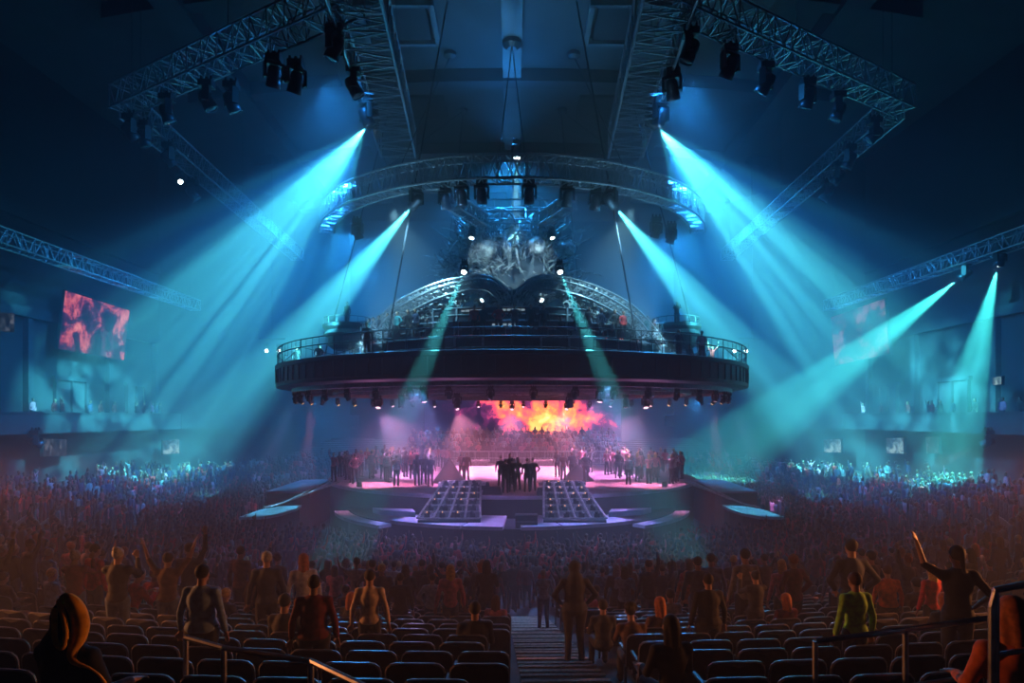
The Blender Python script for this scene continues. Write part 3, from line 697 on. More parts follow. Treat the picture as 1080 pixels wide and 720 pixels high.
# darker craggy flanks, one each side
for s in (-1, 1):
    t = thing('craggy_flank', 'dark craggy rock slope falling away on the %s of the feathered sculpture' % SW[s], 'rock', (s * 5.6, 46.5, 9.8))
    mb = MB(); nA, nB = 60, 34; vs = []
    for j in range(nB + 1):
        v = j / nB
        for i in range(nA):
            a = 2 * pi * i / nA; rr = 4.1 * (1 - v) ** .8 + .15
            p = Vector((cos(a) * rr - s * v * 3.3, sin(a) * rr * .75, 8.2 * v)); nn = _n.ridged_multi_fractal(p * .5 + Vector((s * 9, 0, 0)), 1.0, 2.1, 5, 1.0, 2.0)
            p += Vector((cos(a), sin(a), .2)) * (nn - 1) * .7; vs.append(p)
    fs = [(j * nA + i, j * nA + (i + 1) % nA, (j + 1) * nA + (i + 1) % nA, (j + 1) * nA + i) for j in range(nB) for i in range(nA)] + [tuple(nB * nA + i for i in range(nA))]
    mb.add(vs, fs); mb.obj('crag', M['rock'], t, False)
    tb = MB(); rg = random.Random(40 + s)
    for i in range(90):
        v = rg.random(); a = rg.uniform(-2.8, -.3); rr = 4.1 * (1 - v) ** .8 + .35
        p = Vector((cos(a) * rr - s * v * 3.3, sin(a) * rr * .75, 8.2 * v)); q = [p]
        d = Vector((rg.uniform(-1, 1), rg.uniform(-.8, 0), rg.uniform(-.4, 1))).normalized(); rot = Quaternion(Vector((rg.uniform(-1, 1), 1, rg.uniform(-1, 1))).normalized(), rg.uniform(-.6, .6))
        for j in range(6): q.append(q[-1] + d * .2); d = rot @ d
        tb.path(q, [.08, .08, .07, .055, .04, .02, .008], 3)
    tb.obj('tendrils', M['plume'], t)

# ------------------------------------------------------------------ screens
def screen(name, label, corners, m, cat='screen', thick=.18, bez=.1):
    """corners: TL, TR, BR, BL in the world; a flat panel in a thin housing"""
    tl, tr, br, bl = [Vector(c) for c in corners]; c = (tl + tr + br + bl) / 4; ex = ((tr - tl) + (br - bl)).normalized(); ez = ((tl - bl) + (tr - br)); ez = (ez - ex * ez.dot(ex)).normalized(); ny = ez.cross(ex)
    W = ((tr - tl).length + (br - bl).length) / 2; H = ((tl - bl).length + (tr - br).length) / 2
    t = thing(name, label, cat, c); t.rotation_euler = Matrix((ex, ny, ez)).transposed().to_euler()
    MB().add([(-W / 2, -.012, -H / 2), (W / 2, -.012, -H / 2), (W / 2, -.012, H / 2), (-W / 2, -.012, H / 2)], [(0, 1, 2, 3)]).obj('picture', m, t)
    b = MB(); b.box((0, thick / 2 + .0, 0), (W + bez, thick, H + bez)); b.obj('housing', M['black'], t)
    return t
def qpx(l, dl, dr): return [P3(*l[0], dl), P3(*l[1], dr), P3(*l[2], dr), P3(*l[3], dl)]
screen('video_screen', 'large tilted screen of red and pink smoke hanging by the left wall', qpx([(68.5, 306.5), (136.5, 327), (130.5, 380), (62, 367)], 46.5, 54.5), M['smoke_red'])
screen('video_screen', 'large pale bluish screen with pink blossoms hanging by the right wall', qpx([(877, 334), (933, 315.5), (938, 372), (880, 386)], 61.5, 53), M['smoke_dim'])
screen('video_screen', 'small dim screen at the far left edge, cut by the picture border', qpx([(-12, 328), (16, 331), (14, 350), (-12, 348)], 40, 42), M['monitor_dim'])
# stage backdrop fire wall
screen('video_screen', 'wide fire-coloured backdrop screen glowing orange and magenta behind the stage', [(-8.2, 62, 9.6), (10.2, 62, 9.6), (10.2, 62, 4.6), (-8.2, 62, 4.6)], M['fire'], thick=.4)
mons = [((45, 463), (70, 463), (70, 481), (46, 480), 44.5, 48, 'monitor_dim', 'wall monitor below the left balcony, nearest the camera of the left pair'),
        ((172, 464), (189, 463.5), (189, 478), (172, 479), 59.5, 61, 'monitor', 'bright blue wall monitor below the far end of the left balcony'),
        ((869, 463.5), (887, 463), (887, 477), (869, 477), 62, 60, 'monitor', 'blue wall monitor with the farther place below the right balcony'),
        ((935, 462), (953, 461.5), (953, 478), (935, 478), 56.5, 54, 'monitor', 'blue wall monitor in the middle of the three below the right balcony'),
        ((977, 461), (990, 460.5), (990, 478), (977, 478), 51, 49.5, 'monitor_dim', 'dim reddish wall monitor nearest the camera below the right balcony'),
        ((1047, 398), (1056, 397), (1056, 405), (1047, 406), 43, 42, 'monitor', 'tiny blue display beside the doorway above the right balcony')]
for a, b_, c, d, dl, dr, m, lab in mons: screen('wall_monitor', lab, qpx([a, b_, c, d], dl, dr), M[m], 'monitor')

# ------------------------------------------------------------------ the stage
st = thing('stage', 'round raised concert stage with a pinkish deck and dark navy skirt', 'stage', (0, CY, 0))
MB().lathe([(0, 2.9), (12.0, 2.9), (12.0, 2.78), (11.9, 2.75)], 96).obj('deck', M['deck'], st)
MB().lathe([(11.9, 2.78), (11.9, 0)], 96).obj('skirt', M['stage_side'], st)
MB().lathe([(11.95, 2.70), (12.06, 2.72), (12.06, 2.88), (11.95, 2.9)], 96).obj('edge_trim', M['apron'], st)
# lower apron in segments
ap = thing('stage_apron', 'lower curved step in front of the stage with glossy violet top', 'stage step', (0, 39, 0)); seg = [(-72, -38, 1.75), (-37, -14, 1.95), (-13.4, -2.4, 1.95), (2.4, 13.4, 1.95), (14, 37, 1.95), (38, 72, 1.75)]
for a0, a1, z in seg:
    mb = MB(); n = 12; out, inn = [], []
    for i in range(n + 1):
        a = R(a0 + (a1 - a0) * i / n); ro = 9.6 + (.5 if abs(a0 + a1) > 90 else 0); out.append((ro * sin(a), -ro * cos(a))); inn.append((6.2 * sin(a), -6.2 * cos(a)))
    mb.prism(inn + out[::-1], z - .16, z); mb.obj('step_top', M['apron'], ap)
mb = MB(); n = 60; out, inn = [], []
for i in range(n + 1):
    a = R(-74 + 148 * i / n); out.append((9.35 * sin(a), -9.35 * cos(a))); inn.append((6.2 * sin(a), -6.2 * cos(a)))
mb.prism(inn + out[::-1], 0, 1.8); mb.obj('skirt', M['stage_side'], ap)
# small steps left/right on the apron
for s in (-1, 1):
    t = thing('side_step', 'small raised violet slab on the apron at the %s of the equipment ramp' % SW[s], 'stage step', (s * 5.6, 33.2, 1.95))
    MB().prism([(-.9 * s, -.9), (.9 * s, -.2), (1.5 * s, .6), (-.6 * s, .2)] if s > 0 else [(.9, -.9), (.6, .2), (-1.5, .6), (-.9, -.2)], 0, .25).obj('slab', M['apron'], t)
t = thing('stage_box', 'small dark box standing on the middle of the lower apron', 'box', (.65, 30.2, 1.8)); MB().box((0, 0, .3), (1.0, .6, .6)).obj('case', M['steel_dark'], t)
f = MB()
for x in (-.5, .5):
    for z in (.02, .58): f.box((x, -.31, z), (.06, .04, .06))
f.box((0, -.31, .59), (1.02, .04, .04)); f.box((0, -.31, .3), (1.02, .03, .03)); f.obj('edge_frame', M['ring_trim'], t)
# side walkways sweeping out to the crowd
for s in (-1, 1):
    t = thing('side_walkway', 'pale blue crescent walkway sweeping out from the %s side of the stage' % SW[s], 'walkway', (s * 13.2, 36.5, 0))
    outer = [P3(540 + s * 288, 545, 34.6), P3(540 + s * 262, 539, 36.4), P3(540 + s * 225, 532.5, 39.4)]
    q = [(540 + s * 288, 545), (540 + s * 265, 537), (540 + s * 245, 533.5), (540 + s * 222, 532.5), (540 + s * 228, 536), (540 + s * 243, 541), (540 + s * 262, 544.5)]
    poly = []
    for (px, py) in q:
        d = (EYE - 1.7) * 700 / (py - 440); poly.append((((px - 540) / 700 * d) - s * 13.2, d - 36.5))
    if s < 0: poly = poly[::-1]
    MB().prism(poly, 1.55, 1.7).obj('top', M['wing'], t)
    c = Vector((sum(p[0] for p in poly) / 7, sum(p[1] for p in poly) / 7, 0)); MB().prism([((p[0] - c.x) * .93 + c.x, (p[1] - c.y) * .93 + c.y) for p in poly], 0, 1.55).obj('skirt', M['stage_side'], t)
    rr = MB()
    for off in (0, .9):
        pts = [Vector((s * -1.6 + s * off * .2, 3.0 - off, 2.0)), Vector((s * -.2, 1.1 - off * .8, 1.95)), Vector((s * .3, .2 - off * .6, 1.9))]
        a = pol(12.1, s * R(62 - off * 8), 3.1) - Vector(t.location)
        rr.path(smooth([a, a.lerp(pts[1], .5), pts[1], pts[2]], 4), .05, 5)
    rr.obj('guide_rail', M['chrome'], t)
    # low side stage block beyond the crescents
    t = thing('side_platform', 'dark raised side platform behind the %s walkway beside the stage' % SW[s], 'platform', (s * 13.6, 44, 0))
    MB().prism([(-1.4, -4), (1.4, -3.4), (1.6, 4), (-1.2, 4.5)] if s > 0 else [(1.4, -4), (1.2, 4.5), (-1.6, 4), (-1.4, -3.4)], 0, 2.2).obj('block', M['stage_side'], t)
    MB().prism([(-1.4, -4), (1.4, -3.4), (1.6, 4), (-1.2, 4.5)] if s > 0 else [(1.4, -4), (1.2, 4.5), (-1.6, 4), (-1.4, -3.4)], 2.2, 2.3).obj('top', M['deck'], t)
# sloping equipment ramps
for s in (-1, 1):
    t = thing('equipment_ramp', 'sloping lattice ramp full of small lamps on the %s front of the stage' % SW[s], 'ramp', (s * 2.55, 32.2, 0))
    top, bot = [(-.95, 1.6, 3.45), (.95, 1.6, 3.45)], [(-1.45 + s * .35 - .0, -1.6, 2.05), (1.45 + s * .35, -1.6, 2.05)]
    A0, A1, B0, B1 = Vector(top[0]), Vector(top[1]), Vector(bot[0]), Vector(bot[1])
    MB().add([A0, A1, B1, B0, A0 - Vector((0, 0, 1.4)), A1 - Vector((0, 0, 1.4)), (B1.x, B1.y, 1.9), (B0.x, B0.y, 1.9)], [(0, 3, 2, 1), (4, 5, 6, 7), (0, 1, 5, 4), (3, 7, 6, 2), (0, 4, 7, 3), (1, 2, 6, 5)]).obj('wedge', M['stage_side'], t)
    fr = MB(); up = Vector((0, -.1, .12))
    for i in range(5):
        f = i / 4; fr.tube(A0.lerp(A1, f) + up, B0.lerp(B1, f) + up, .055, n=5)
    for i in range(7):
        f = i / 6; fr.tube(A0.lerp(B0, f) + up, A1.lerp(B1, f) + up, .04, n=5)
    fr.obj('lattice', M['chrome'], t)
    MB().box((0, 1.75, 3.42), (2.4, .5, .16)).obj('top_shelf', M['bench'], t)
    rg = random.Random(6 + s); bx, ll = MB(), MB()
    for i in range(6):
        for j in range(4):
            c = A0.lerp(A1, (j + .5) / 4).lerp(B0.lerp(B1, (j + .5) / 4), (i + .5) / 6) + up * .8
            bb = MB().box((0, 0, 0), (.26, .22, .2)).ell((rg.uniform(-.08, .08), -.06, .13), (.1, .1, .1), 8, 5).obj('lamp_body', M['steel_dark'], t, loc=c)
            if rg.random() < .45: MB().ell((0, -.12, .16), (.04, .04, .04), 6, 4).obj('indicator_lamp', M['lens_amber'], bb)
# benches and rail at the back of the deck
for x0, x1, y, lab in ((-6.8, -1.8, 53.4, 'long low white bench on the back left of the stage deck'), (1.8, 6.6, 53.4, 'long low white bench on the back right of the stage deck'), (7.2, 9.4, 51.6, 'short white bench at the right end of the stage deck')):
    t = thing('low_bench', lab, 'bench', ((x0 + x1) / 2, y, 2.9)); w = x1 - x0
    MB().box((0, 0, .42), (w, .9, .12)).obj('top', M['bench'], t)
    MB().box((0, .1, .19), (w - .3, .5, .36)).obj('base', M['bench'], t)
t = thing('stage_railing', 'thin straight guard rail crossing the back of the stage in front of the choir', 'railing', (0, 55.6, 2.9)); p = MB()
MB().tube((-6.6, 0, 1.05), (8.6, 0, 1.05), .045).obj('top_rail', M['chrome'], t)
PST = MB().tube((0, 0, 0), (0, 0, 1.05), .03, n=5).mesh('post', M['chrome'])
for i in range(14): child('post', PST, t, (-6.6 + i * 15.2 / 13, 0, 0))
MB().tube((-6.6, 0, .5), (8.6, 0, .5), .025).obj('middle_rail', M['chrome'], t)
# choir risers
t = thing('choir_risers', 'dark stepped risers carrying the massed choir behind the stage', 'risers', (0, 58, 0))
for i in range(5): MB().box((0, i * .95 - 1.4, (2.9 + .32 * i) / 2), (19, .95, 2.9 + .32 * i)).obj('riser', M['stage_side'], t)
# draped covers
for px, py, h, lab in ((474, 509, 1.35, 'dark cloth-covered pyramid shape on the left of the stage deck'), (609, 507, 1.0, 'dark cloth-covered mound on the right of the stage deck')):
    d = 3.9 * 700 / (py - 440); t = thing('draped_cover', lab, 'cover', P3(px, py, d)); mb = MB()
    mb.lathe([(1.05 + .0, 0), (.95, .12), (.6, h * .45), (.25, h * .85), (.1, h), (0, h + .02)], 14, M4=Matrix.Scale(.6, 4, (0, 1, 0))); mb.obj('cloth', M['blackfab'], t, True)
for px, py, w, lab in ((519, 521, 1.0, 'pile of dark gear bags at the front edge of the deck'), (571, 522, .5, 'small dark monitor speaker at the front edge of the deck right of the main group'), (512, 516, .5, 'small equipment stand just behind the pile of gear bags')):
    d = 3.9 * 700 / (py - 440); t = thing('gear_bag' if 'pile' in lab else 'floor_monitor', lab, 'gear', P3(px, py, d))
    mb = MB(); mb.add([(-w / 2, -.3, 0), (w / 2, -.3, 0), (w / 2, .3, 0), (-w / 2, .3, 0), (-w * .42, -.12, .38), (w * .42, -.12, .38), (w * .35, .22, .42), (-w * .38, .22, .34)], [(0, 3, 2, 1), (4, 5, 6, 7), (0, 1, 5, 4), (1, 2, 6, 5), (2, 3, 7, 6), (3, 0, 4, 7)]); mb.obj('body', M['black'], t)
# ------------------------------------------------------------------ people
def remesh(mb, vox, name, smooth_it=4, dec=None):
    me = bpy.data.meshes.new('tmp'); me.from_pydata(mb.v, [], mb.f); o = bpy.data.objects.new('tmp', me); COL.objects.link(o)
    bm = bmesh.new(); bm.from_mesh(me); bmesh.ops.remove_doubles(bm, verts=bm.verts, dist=1e-5); bmesh.ops.recalc_face_normals(bm, faces=bm.faces); bm.to_mesh(me); bm.free()
    r = o.modifiers.new('r', 'REMESH'); r.mode = 'VOXEL'; r.voxel_size = vox; r.use_smooth_shade = True
    if smooth_it: s = o.modifiers.new('s', 'SMOOTH'); s.iterations = smooth_it; s.factor = .5
    if dec: d = o.modifiers.new('d', 'DECIMATE'); d.ratio = dec
    dg = bpy.context.evaluated_depsgraph_get(); out = bpy.data.meshes.new_from_object(o.evaluated_get(dg)); out.name = name
    bpy.data.objects.remove(o); bpy.data.meshes.remove(me); out.materials.clear()
    out.polygons.foreach_set('use_smooth', [True] * len(out.polygons)); return out
def cap(mb, p, q, r0, r1):
    mb.ell(p, (r0,) * 3, 12, 8); mb.ell(q, (r1,) * 3, 12, 8); mb.tube(p, q, r0, r1, 12)
V = Vector
def figure(arms='down', legs='stand', hair='short', wide=1.0, lean=0.0, turn=0.0, sleeves='long', skirt=False, fingers=True, hoodshape=False, step=0.0):
    B, T, L, H = MB(), MB(), MB(), MB()
    if legs == 'sit':
        dz = -.44; hipz = .50
        kn = [V((-.12, .40, .50)), V((.12, .42, .50))]; an = [V((-.13, .38, .09)), V((.13, .41, .09))]
    else:
        dz = 0; hipz = .93; kn = [V((-.10, .03 + step, .50)), V((.10, .03 - step, .50))]; an = [V((-.12, -.03 + step * 1.6, .08)), V((.12, -.03 - step * 1.4, .08))]
    hip = [V((-.095 * wide, 0, hipz)), V((.095 * wide, 0, hipz))]
    ln = lambda v: V((v.x, v.y + (v.z - hipz) * lean, v.z))
    pel = V((0, 0, .97 + dz)); bel = ln(V((0, 0, 1.12 + dz))); che = ln(V((0, 0, 1.30 + dz))); neck = ln(V((0, -.015, 1.49 + dz))); hc = ln(V((0, .02, 1.635 + dz)))
    sh = [ln(V((-.178 * (.7 + .3 * wide), -.005, 1.405 + dz))), ln(V((.178 * (.7 + .3 * wide), -.005, 1.405 + dz)))]
    def tor(mb, e):
        mb.ell(pel, (.155 * wide + e, .115 * wide + e, .12 + e)); mb.ell(bel, (.132 * wide + e, .10 * wide + e, .17 + e)); mb.ell(che, (.158 * (.6 + .4 * wide) + e, .112 * wide + e, .19 + e)); cap(mb, sh[0], sh[1], .055 + e * .8, .055 + e * .8)
        cap(mb, ln(V((0, -.01, 1.45 + dz))), ln(V((0, -.01, 1.37 + dz))), .05 + e, .115 + e)
    tor(B, 0); cap(B, ln(V((0, -.01, 1.44 + dz))), hc - V((0, .02, .07)), .058, .055)
    # head
    q = Matrix.Translation(hc) @ Matrix.Rotation(turn, 4, 'Z')
    B.ell((0, 0, .015), (.077, .094, .108), 16, 12, q); B.ell((0, .028, -.055), (.056, .062, .062), 12, 8, q); B.ell((0, .098, -.012), (.012, .018, .024), 8, 6, q)
    for s in (-1, 1): B.ell((s * .08, .0, -.005), (.012, .02, .032), 8, 6, q); B.ell((s * .03, .088, .02), (.017, .009, .01), 8, 6, q)
    B.ell((0, .088, -.058), (.026, .012, .009), 8, 6, q); B.ell((0, .075, -.09), (.024, .022, .018), 8, 6, q)
    # arms
    poses = dict(down=((.085, -.02, -.27), (.03, .06, -.25)), up=((.10, .04, .24), (-.02, .04, .26)), upv=((.16, .05, .22), (.08, .02, .25)), clap=((.05, .12, -.22), (-.13, .2, .10)),
                 film=((.06, .19, -.10), (-.08, .12, .23)), hips=((.17, -.05, -.22), (-.13, .09, -.17)), lap=((.06, .08, -.25), (-.05, .24, -.02)), wave=((.2, .02, .12), (.06, .05, .26)), wide=((.25, .03, -.05), (.2, .1, .08)))
    a = arms if isinstance(arms, tuple) else (arms, arms)
    for i, s in enumerate((-1, 1)):
        d1, d2 = poses[a[i]]; e = sh[i] + V((s * d1[0], d1[1], d1[2])); w = e + V((s * d2[0], d2[1], d2[2]))
        cap(B, sh[i], e, .046, .038); cap(B, e, w, .037, .026)
        fd = (w - e).normalized(); side = fd.orthogonal().normalized(); pl = w + fd * .045
        M4 = Matrix.Translation(pl) @ fd.to_track_quat('Z', 'X').to_matrix().to_4x4(); B.ell((0, 0, 0), (.018, .042, .05), 10, 8, M4)
        if fingers:
            for k, (o, l) in enumerate(((-.03, .062), (-.011, .074), (.01, .07), (.029, .054))):
                p = M4 @ V((0, o, .035)); m1 = M4 @ V((-.006, o * 1.25, .035 + l * .55)); m2 = M4 @ V((-.022, o * 1.35, .035 + l)); cap(B, p, m1, .0105, .0095); cap(B, m1, m2, .0095, .008)
            p = M4 @ V((0, -.035, -.015)); m1 = M4 @ V((-.008, -.065, .02)); m2 = M4 @ V((-.014, -.07, .05)); cap(B, p, m1, .013, .011); cap(B, m1, m2, .011, .009)
        cap(T, sh[i], e, .06, .047)
        if sleeves == 'long': cap(T, e, e.lerp(w, .88), .052, .04)
    tor(T, .02); T.ell(pel + V((0, 0, -.02)), (.165 * wide + .02, .125 * wide + .015, .10))
    if hoodshape:
        T.ell(hc + V((0, -.012, .015)), (.104, .118, .128)); cap(T, hc + V((0, -.05, -.1)), neck + V((0, -.03, -.02)), .10, .13)
    for i in (0, 1):
        cap(B, hip[i], kn[i], .082 * (.5 + .5 * wide), .055); cap(B, kn[i], an[i], .052, .036); toe = an[i] + V((0, .15, -.035)); cap(B, an[i] + V((0, -.02, -.03)), toe, .042, .036)
        cap(L, hip[i], kn[i], .098 * (.5 + .5 * wide), .07); cap(L, kn[i], an[i] + V((0, 0, .03)), .068, .055)
        cap(L, an[i] + V((0, -.025, -.025)), toe, .05, .042)
    L.ell(pel + V((0, 0, -.04)), (.165 * wide, .128 * wide, .12))
    if skirt: L.lathe([(0, pel.z), (.17, pel.z), (.27, .5), (0, .5)], 14)
    Q = q
    if hoodshape: H.ell((0, .01, .02), (.06, .07, .08), 10, 8, Q)
    else:
        H.ell((0, -.018, .032), (.088, .1, .1), 14, 10, Q)
        if hair == 'long':
            cap(H, Q @ V((0, -.055, 0)), Q @ V((0, -.095, -.18)), .075, .05); cap(H, Q @ V((-.06, -.04, -.02)), Q @ V((-.06, -.06, -.2)), .04, .035); cap(H, Q @ V((.06, -.04, -.02)), Q @ V((.06, -.06, -.2)), .04, .035)
        elif hair == 'bun': H.ell((0, -.085, .11), (.05, .05, .048), 10, 8, Q)
        elif hair == 'curly':
            rr = random.Random(2)
            for k in range(26): aa, bb = rr.uniform(0, 2 * pi), rr.uniform(-.1, 1.4); H.ell((.085 * cos(aa) * cos(bb), -.02 + .09 * sin(aa) * cos(bb) * (1 if sin(aa) < 0 else .5), .05 + .095 * sin(bb)), (.034,) * 3, 8, 6, Q)
        elif hair == 'tail': cap(H, Q @ V((0, -.10, .05)), Q @ V((0, -.15, -.17)), .035, .022)
        elif hair == 'cap':
            H.ell((0, .075, .075), (.07, .07, .012), 12, 6, Q)
    return B, T, L, H
def parts_proto(name, vox=.014, **kw):
    B, T, L, H = figure(**kw)
    return dict(body=remesh(B, vox, name + '_body', 3), top=remesh(T, vox * 1.3, name + '_top', 5), trousers=remesh(L, vox * 1.3, name + '_trousers', 5), hair=remesh(H, vox, name + '_hair', 2))
def merge(mes, name):
    v, f, mi = [], [], []
    for i, me in enumerate(mes):
        n = len(v); v += [tuple(x.co) for x in me.vertices]; f += [tuple(k + n for k in p.vertices) for p in me.polygons]; mi += [i] * len(me.polygons)
    return v, f, mi
def single_proto(name, vox=.03, dec=None, **kw):
    B, T, L, H = figure(fingers=False, **kw)
    mes = [remesh(x, vx, 'tmpm', 2, dec) for x, vx in ((B, vox * .8), (T, vox), (L, vox), (H, vox * .9))]
    d = merge(mes, name)
    for m in mes: bpy.data.meshes.remove(m)
    return d
def data_mesh(d, name, mats):
    me = bpy.data.meshes.new(name); me.from_pydata(d[0], [], d[1])
    for m in mats: me.materials.append(m)
    me.polygons.foreach_set('material_index', d[2]); me.polygons.foreach_set('use_smooth', [True] * len(d[1])); me.update(); return me

POSES = dict(
 stand=dict(), stand_wide=dict(wide=1.3), armup=dict(arms=('down', 'up')), armsup=dict(arms='upv', sleeves='short'), clap=dict(arms='clap', hair='long'), film=dict(arms='film', hair='bun'),
 hips=dict(arms='hips', wide=1.1), long=dict(hair='long', wide=.88), sit=dict(legs='sit', arms='lap', hair='short'), sit_long=dict(legs='sit', arms='lap', hair='long', wide=.9), sit_wide=dict(legs='sit', arms='lap', wide=1.35),
 wave=dict(arms=('wave', 'hips'), hair='tail', sleeves='short'), hood=dict(hoodshape=True, wide=1.25, arms='hips'), curly=dict(hair='curly', arms=('up', 'down')), sit_hood=dict(legs='sit', arms='lap', hoodshape=True, wide=1.1), lean=dict(legs='sit', arms='clap', lean=.3, hair='curly'), step=dict(step=.1, hair='cap'))
PP = {}
def near_proto(k):
    if k not in PP: PP[k] = parts_proto('person_' + k, **POSES[k])
    return PP[k]
def set_mat(o, m, i=0):
    o.material_slots[i].link = 'OBJECT'; o.material_slots[i].material = m
def person(k, loc, rz, label, top='black', hair='black', legs='trousers', skin='skin', group=None, scale=1.0, cat='person'):
    pr = near_proto(k)
    for me in pr.values():
        if not me.materials: me.materials.append(M['skin'])
    o = bpy.data.objects.new('person', pr['body']); COL.objects.link(o); o.location = loc; o.rotation_euler = (0, 0, rz); o.scale = (scale,) * 3
    set_mat(o, M[skin]); tag(o, label, cat, group)
    for nm, me, m in (('top', pr['top'], M['c_' + top]), ('trousers', pr['trousers'], M[legs]), ('hair', pr['hair'], M['h_' + hair])):
        if nm == 'hair' and 'hood' in k: continue
        c = child(nm, me, o); set_mat(c, m)
    return o
SD = {}
for k in ('stand', 'armup', 'armsup', 'clap', 'film', 'long', 'sit', 'sit_long', 'hips', 'wave'):
    SD[k] = data_mesh(single_proto('p_' + k, .034, **POSES[k]), 'figure_' + k, [M['skin'], M['c_charcoal'], M['trousers'], M['h_black']])
LOW = {k: single_proto('l_' + k, .05, .3, **POSES[k]) for k in ('stand', 'armup', 'armsup', 'long', 'sit')}
def small_person(k, loc, rz, label, group, top='charcoal', hair='black', legs='trousers', skin='skin', scale=1.0, cat='person', name='person'):
    o = bpy.data.objects.new(name, SD[k]); COL.objects.link(o); o.location = loc; o.rotation_euler = (0, 0, rz); o.scale = (scale,) * 3
    set_mat(o, M[skin], 0); set_mat(o, M['c_' + top], 1); set_mat(o, M[legs], 2); set_mat(o, M['h_' + hair], 3); tag(o, label, cat, group); return o

def face_stage(x, y): return atan2(-(0 - x) * -1, (CY - y)) * -1 if False else atan2(x, CY - y)
occupied = []
def free(x, y, d=.5):
    for (a, b) in occupied:
        if abs(a - x) < d and abs(b - y) < d: return False
    return True
# --- people picked out one by one: (px, head-top y, shoulder px, pose, top, hair, legs, label)
NEAR = [
 (213, 595, 60, 'stand_wide', 'paleblue', 'black', 'trousers', 'stout man in a pale blue shirt standing large at the lower left'),
 (331, 606, 56, 'stand_wide', 'maroon', 'black', 'trousers', 'broad man in a dark maroon shirt standing left of the cream sweater'),
 (390, 600, 40, 'stand', 'cream', 'black', 'trousers', 'person in a cream sweater standing with dark hair'),
 (254, 572, 23, 'stand', 'brown', 'brown', 'trousers', 'slim figure in brown standing tall behind the stout man, rim lit in orange'),
 (283, 597, 28, 'long', 'black', 'ginger', 'trousers', 'small person with ginger hair standing between the stout man and the maroon shirt'),
 (269, 601, 26, 'stand', 'brown', 'ginger', 'trousers', 'short-haired small person right beside the ginger-haired one'),
 (293, 584, 20, 'curly', 'charcoal', 'brown', 'trousers', 'curly-haired person with one arm up behind the two small ginger-lit people'),
 (200, 556, 26, 'armup', 'charcoal', 'brown', 'trousers', 'person stretching one reddish arm straight up above the stout man'),
 (100, 573, 27, 'stand', 'red', 'black', 'trousers', 'person in a bright red top standing at the far left'),
 (163, 594, 24, 'sit', 'red', 'brown', 'trousers', 'seated person in red just left of the stout man'),
 (134, 600, 26, 'lean', 'red', 'black', 'trousers', 'curly person in red leaning forward left of the stout man'),
 (422, 612, 28, 'stand', 'black', 'black', 'trousers', 'person in black standing between the cream sweater and the white shirt'),
 (456, 612, 30, 'hips', 'white', 'black', 'jeans', 'person in a white shirt with hands on hips'),
 (480, 628, 24, 'long', 'brown', 'brown', 'trousers', 'long-haired person in brown just right of the white shirt'),
 (501, 634, 44, 'sit_wide', 'black', 'black', 'trousers', 'heavy dark seated figure low in the middle left of the aisle'),
 (523, 627, 27, 'sit_long', 'pink', 'brown', 'trousers', 'long-haired person in a dusty pink top beside the aisle'),
 (573, 600, 22, 'stand', 'paleblue', 'grey', 'jeans', 'grey-haired person in pale blue on the central aisle stairs'),
 (606, 591, 37, 'hood', 'navy', 'grey', 'trousers', 'big hooded figure in dark navy standing on the aisle stairs'),
 (636, 632, 24, 'sit', 'charcoal', 'black', 'trousers', 'small dark seated person right of the aisle'),
 (668, 640, 30, 'lean', 'brown', 'black', 'trousers', 'person leaning forward in brown right of the aisle'),
 (708, 648, 48, 'sit_long', 'black', 'black', 'trousers', 'long-haired person in black sitting low right of centre'),
 (696, 629, 26, 'sit_long', 'brown', 'ginger', 'trousers', 'ginger long-haired person seated behind the black-haired one'),
 (724, 610, 24, 'stand', 'orange', 'ginger', 'trousers', 'person in faded orange with ginger hair right of centre'),
 (747, 627, 46, 'stand_wide', 'black', 'black', 'trousers', 'broad person in black standing right of the faded orange one'),
 (750, 583, 24, 'stand', 'paleblue', 'black', 'trousers', 'dark-haired person in slate blue behind the broad person in black'),
 (797, 610, 30, 'film', 'charcoal', 'black', 'trousers', 'person with bun holding both hands up in front to film'),
 (786, 578, 28, 'stand', 'grey', 'black', 'trousers', 'person in grey standing in the row behind the filming one'),
 (837, 584, 30, 'hips', 'maroon', 'ginger', 'trousers', 'reddish-lit person with hands on hips in maroon'),
 (829, 625, 29, 'sit_long', 'maroon', 'ginger', 'trousers', 'red long-haired person sitting in maroon below the standing maroon one'),
 (898, 568, 34, 'hips', 'navy', 'black', 'trousers', 'man in navy standing tall with arms away from his sides on the right'),
 (917, 572, 22, 'hood', 'grey', 'grey', 'trousers', 'hooded grey figure next to the tall man in navy'),
 (902, 606, 46, 'stand', 'green', 'brown', 'trousers', 'person in a lime green top standing on the right'),
 (936, 605, 36, 'stand_wide', 'orange', 'brown', 'trousers', 'person in a bright orange-red top right of the lime green one'),
 (983, 613, 32, 'long', 'red', 'blond', 'trousers', 'blond person in a red top on the right'),
 (1002, 618, 32, 'hips', 'green', 'black', 'trousers', 'dark-haired person in a green top beside the blond one'),
 (1068, 628, 62, 'sit_long', 'orange', 'ginger', 'jeans', 'orange-haired person leaning in at the right edge of the picture'),
 (1010, 575, 40, 'wave', 'black', 'black', 'trousers', 'person in black waving an arm at the right edge'),
 (958, 585, 26, 'curly', 'black', 'ginger', 'trousers', 'curly person with an arm up between the orange top and the waving one'),
 (72, 632, 74, 'sit_hood', 'black', 'black', 'trousers', 'large hooded figure in black with a yellow scarf in the lower left corner'),
]
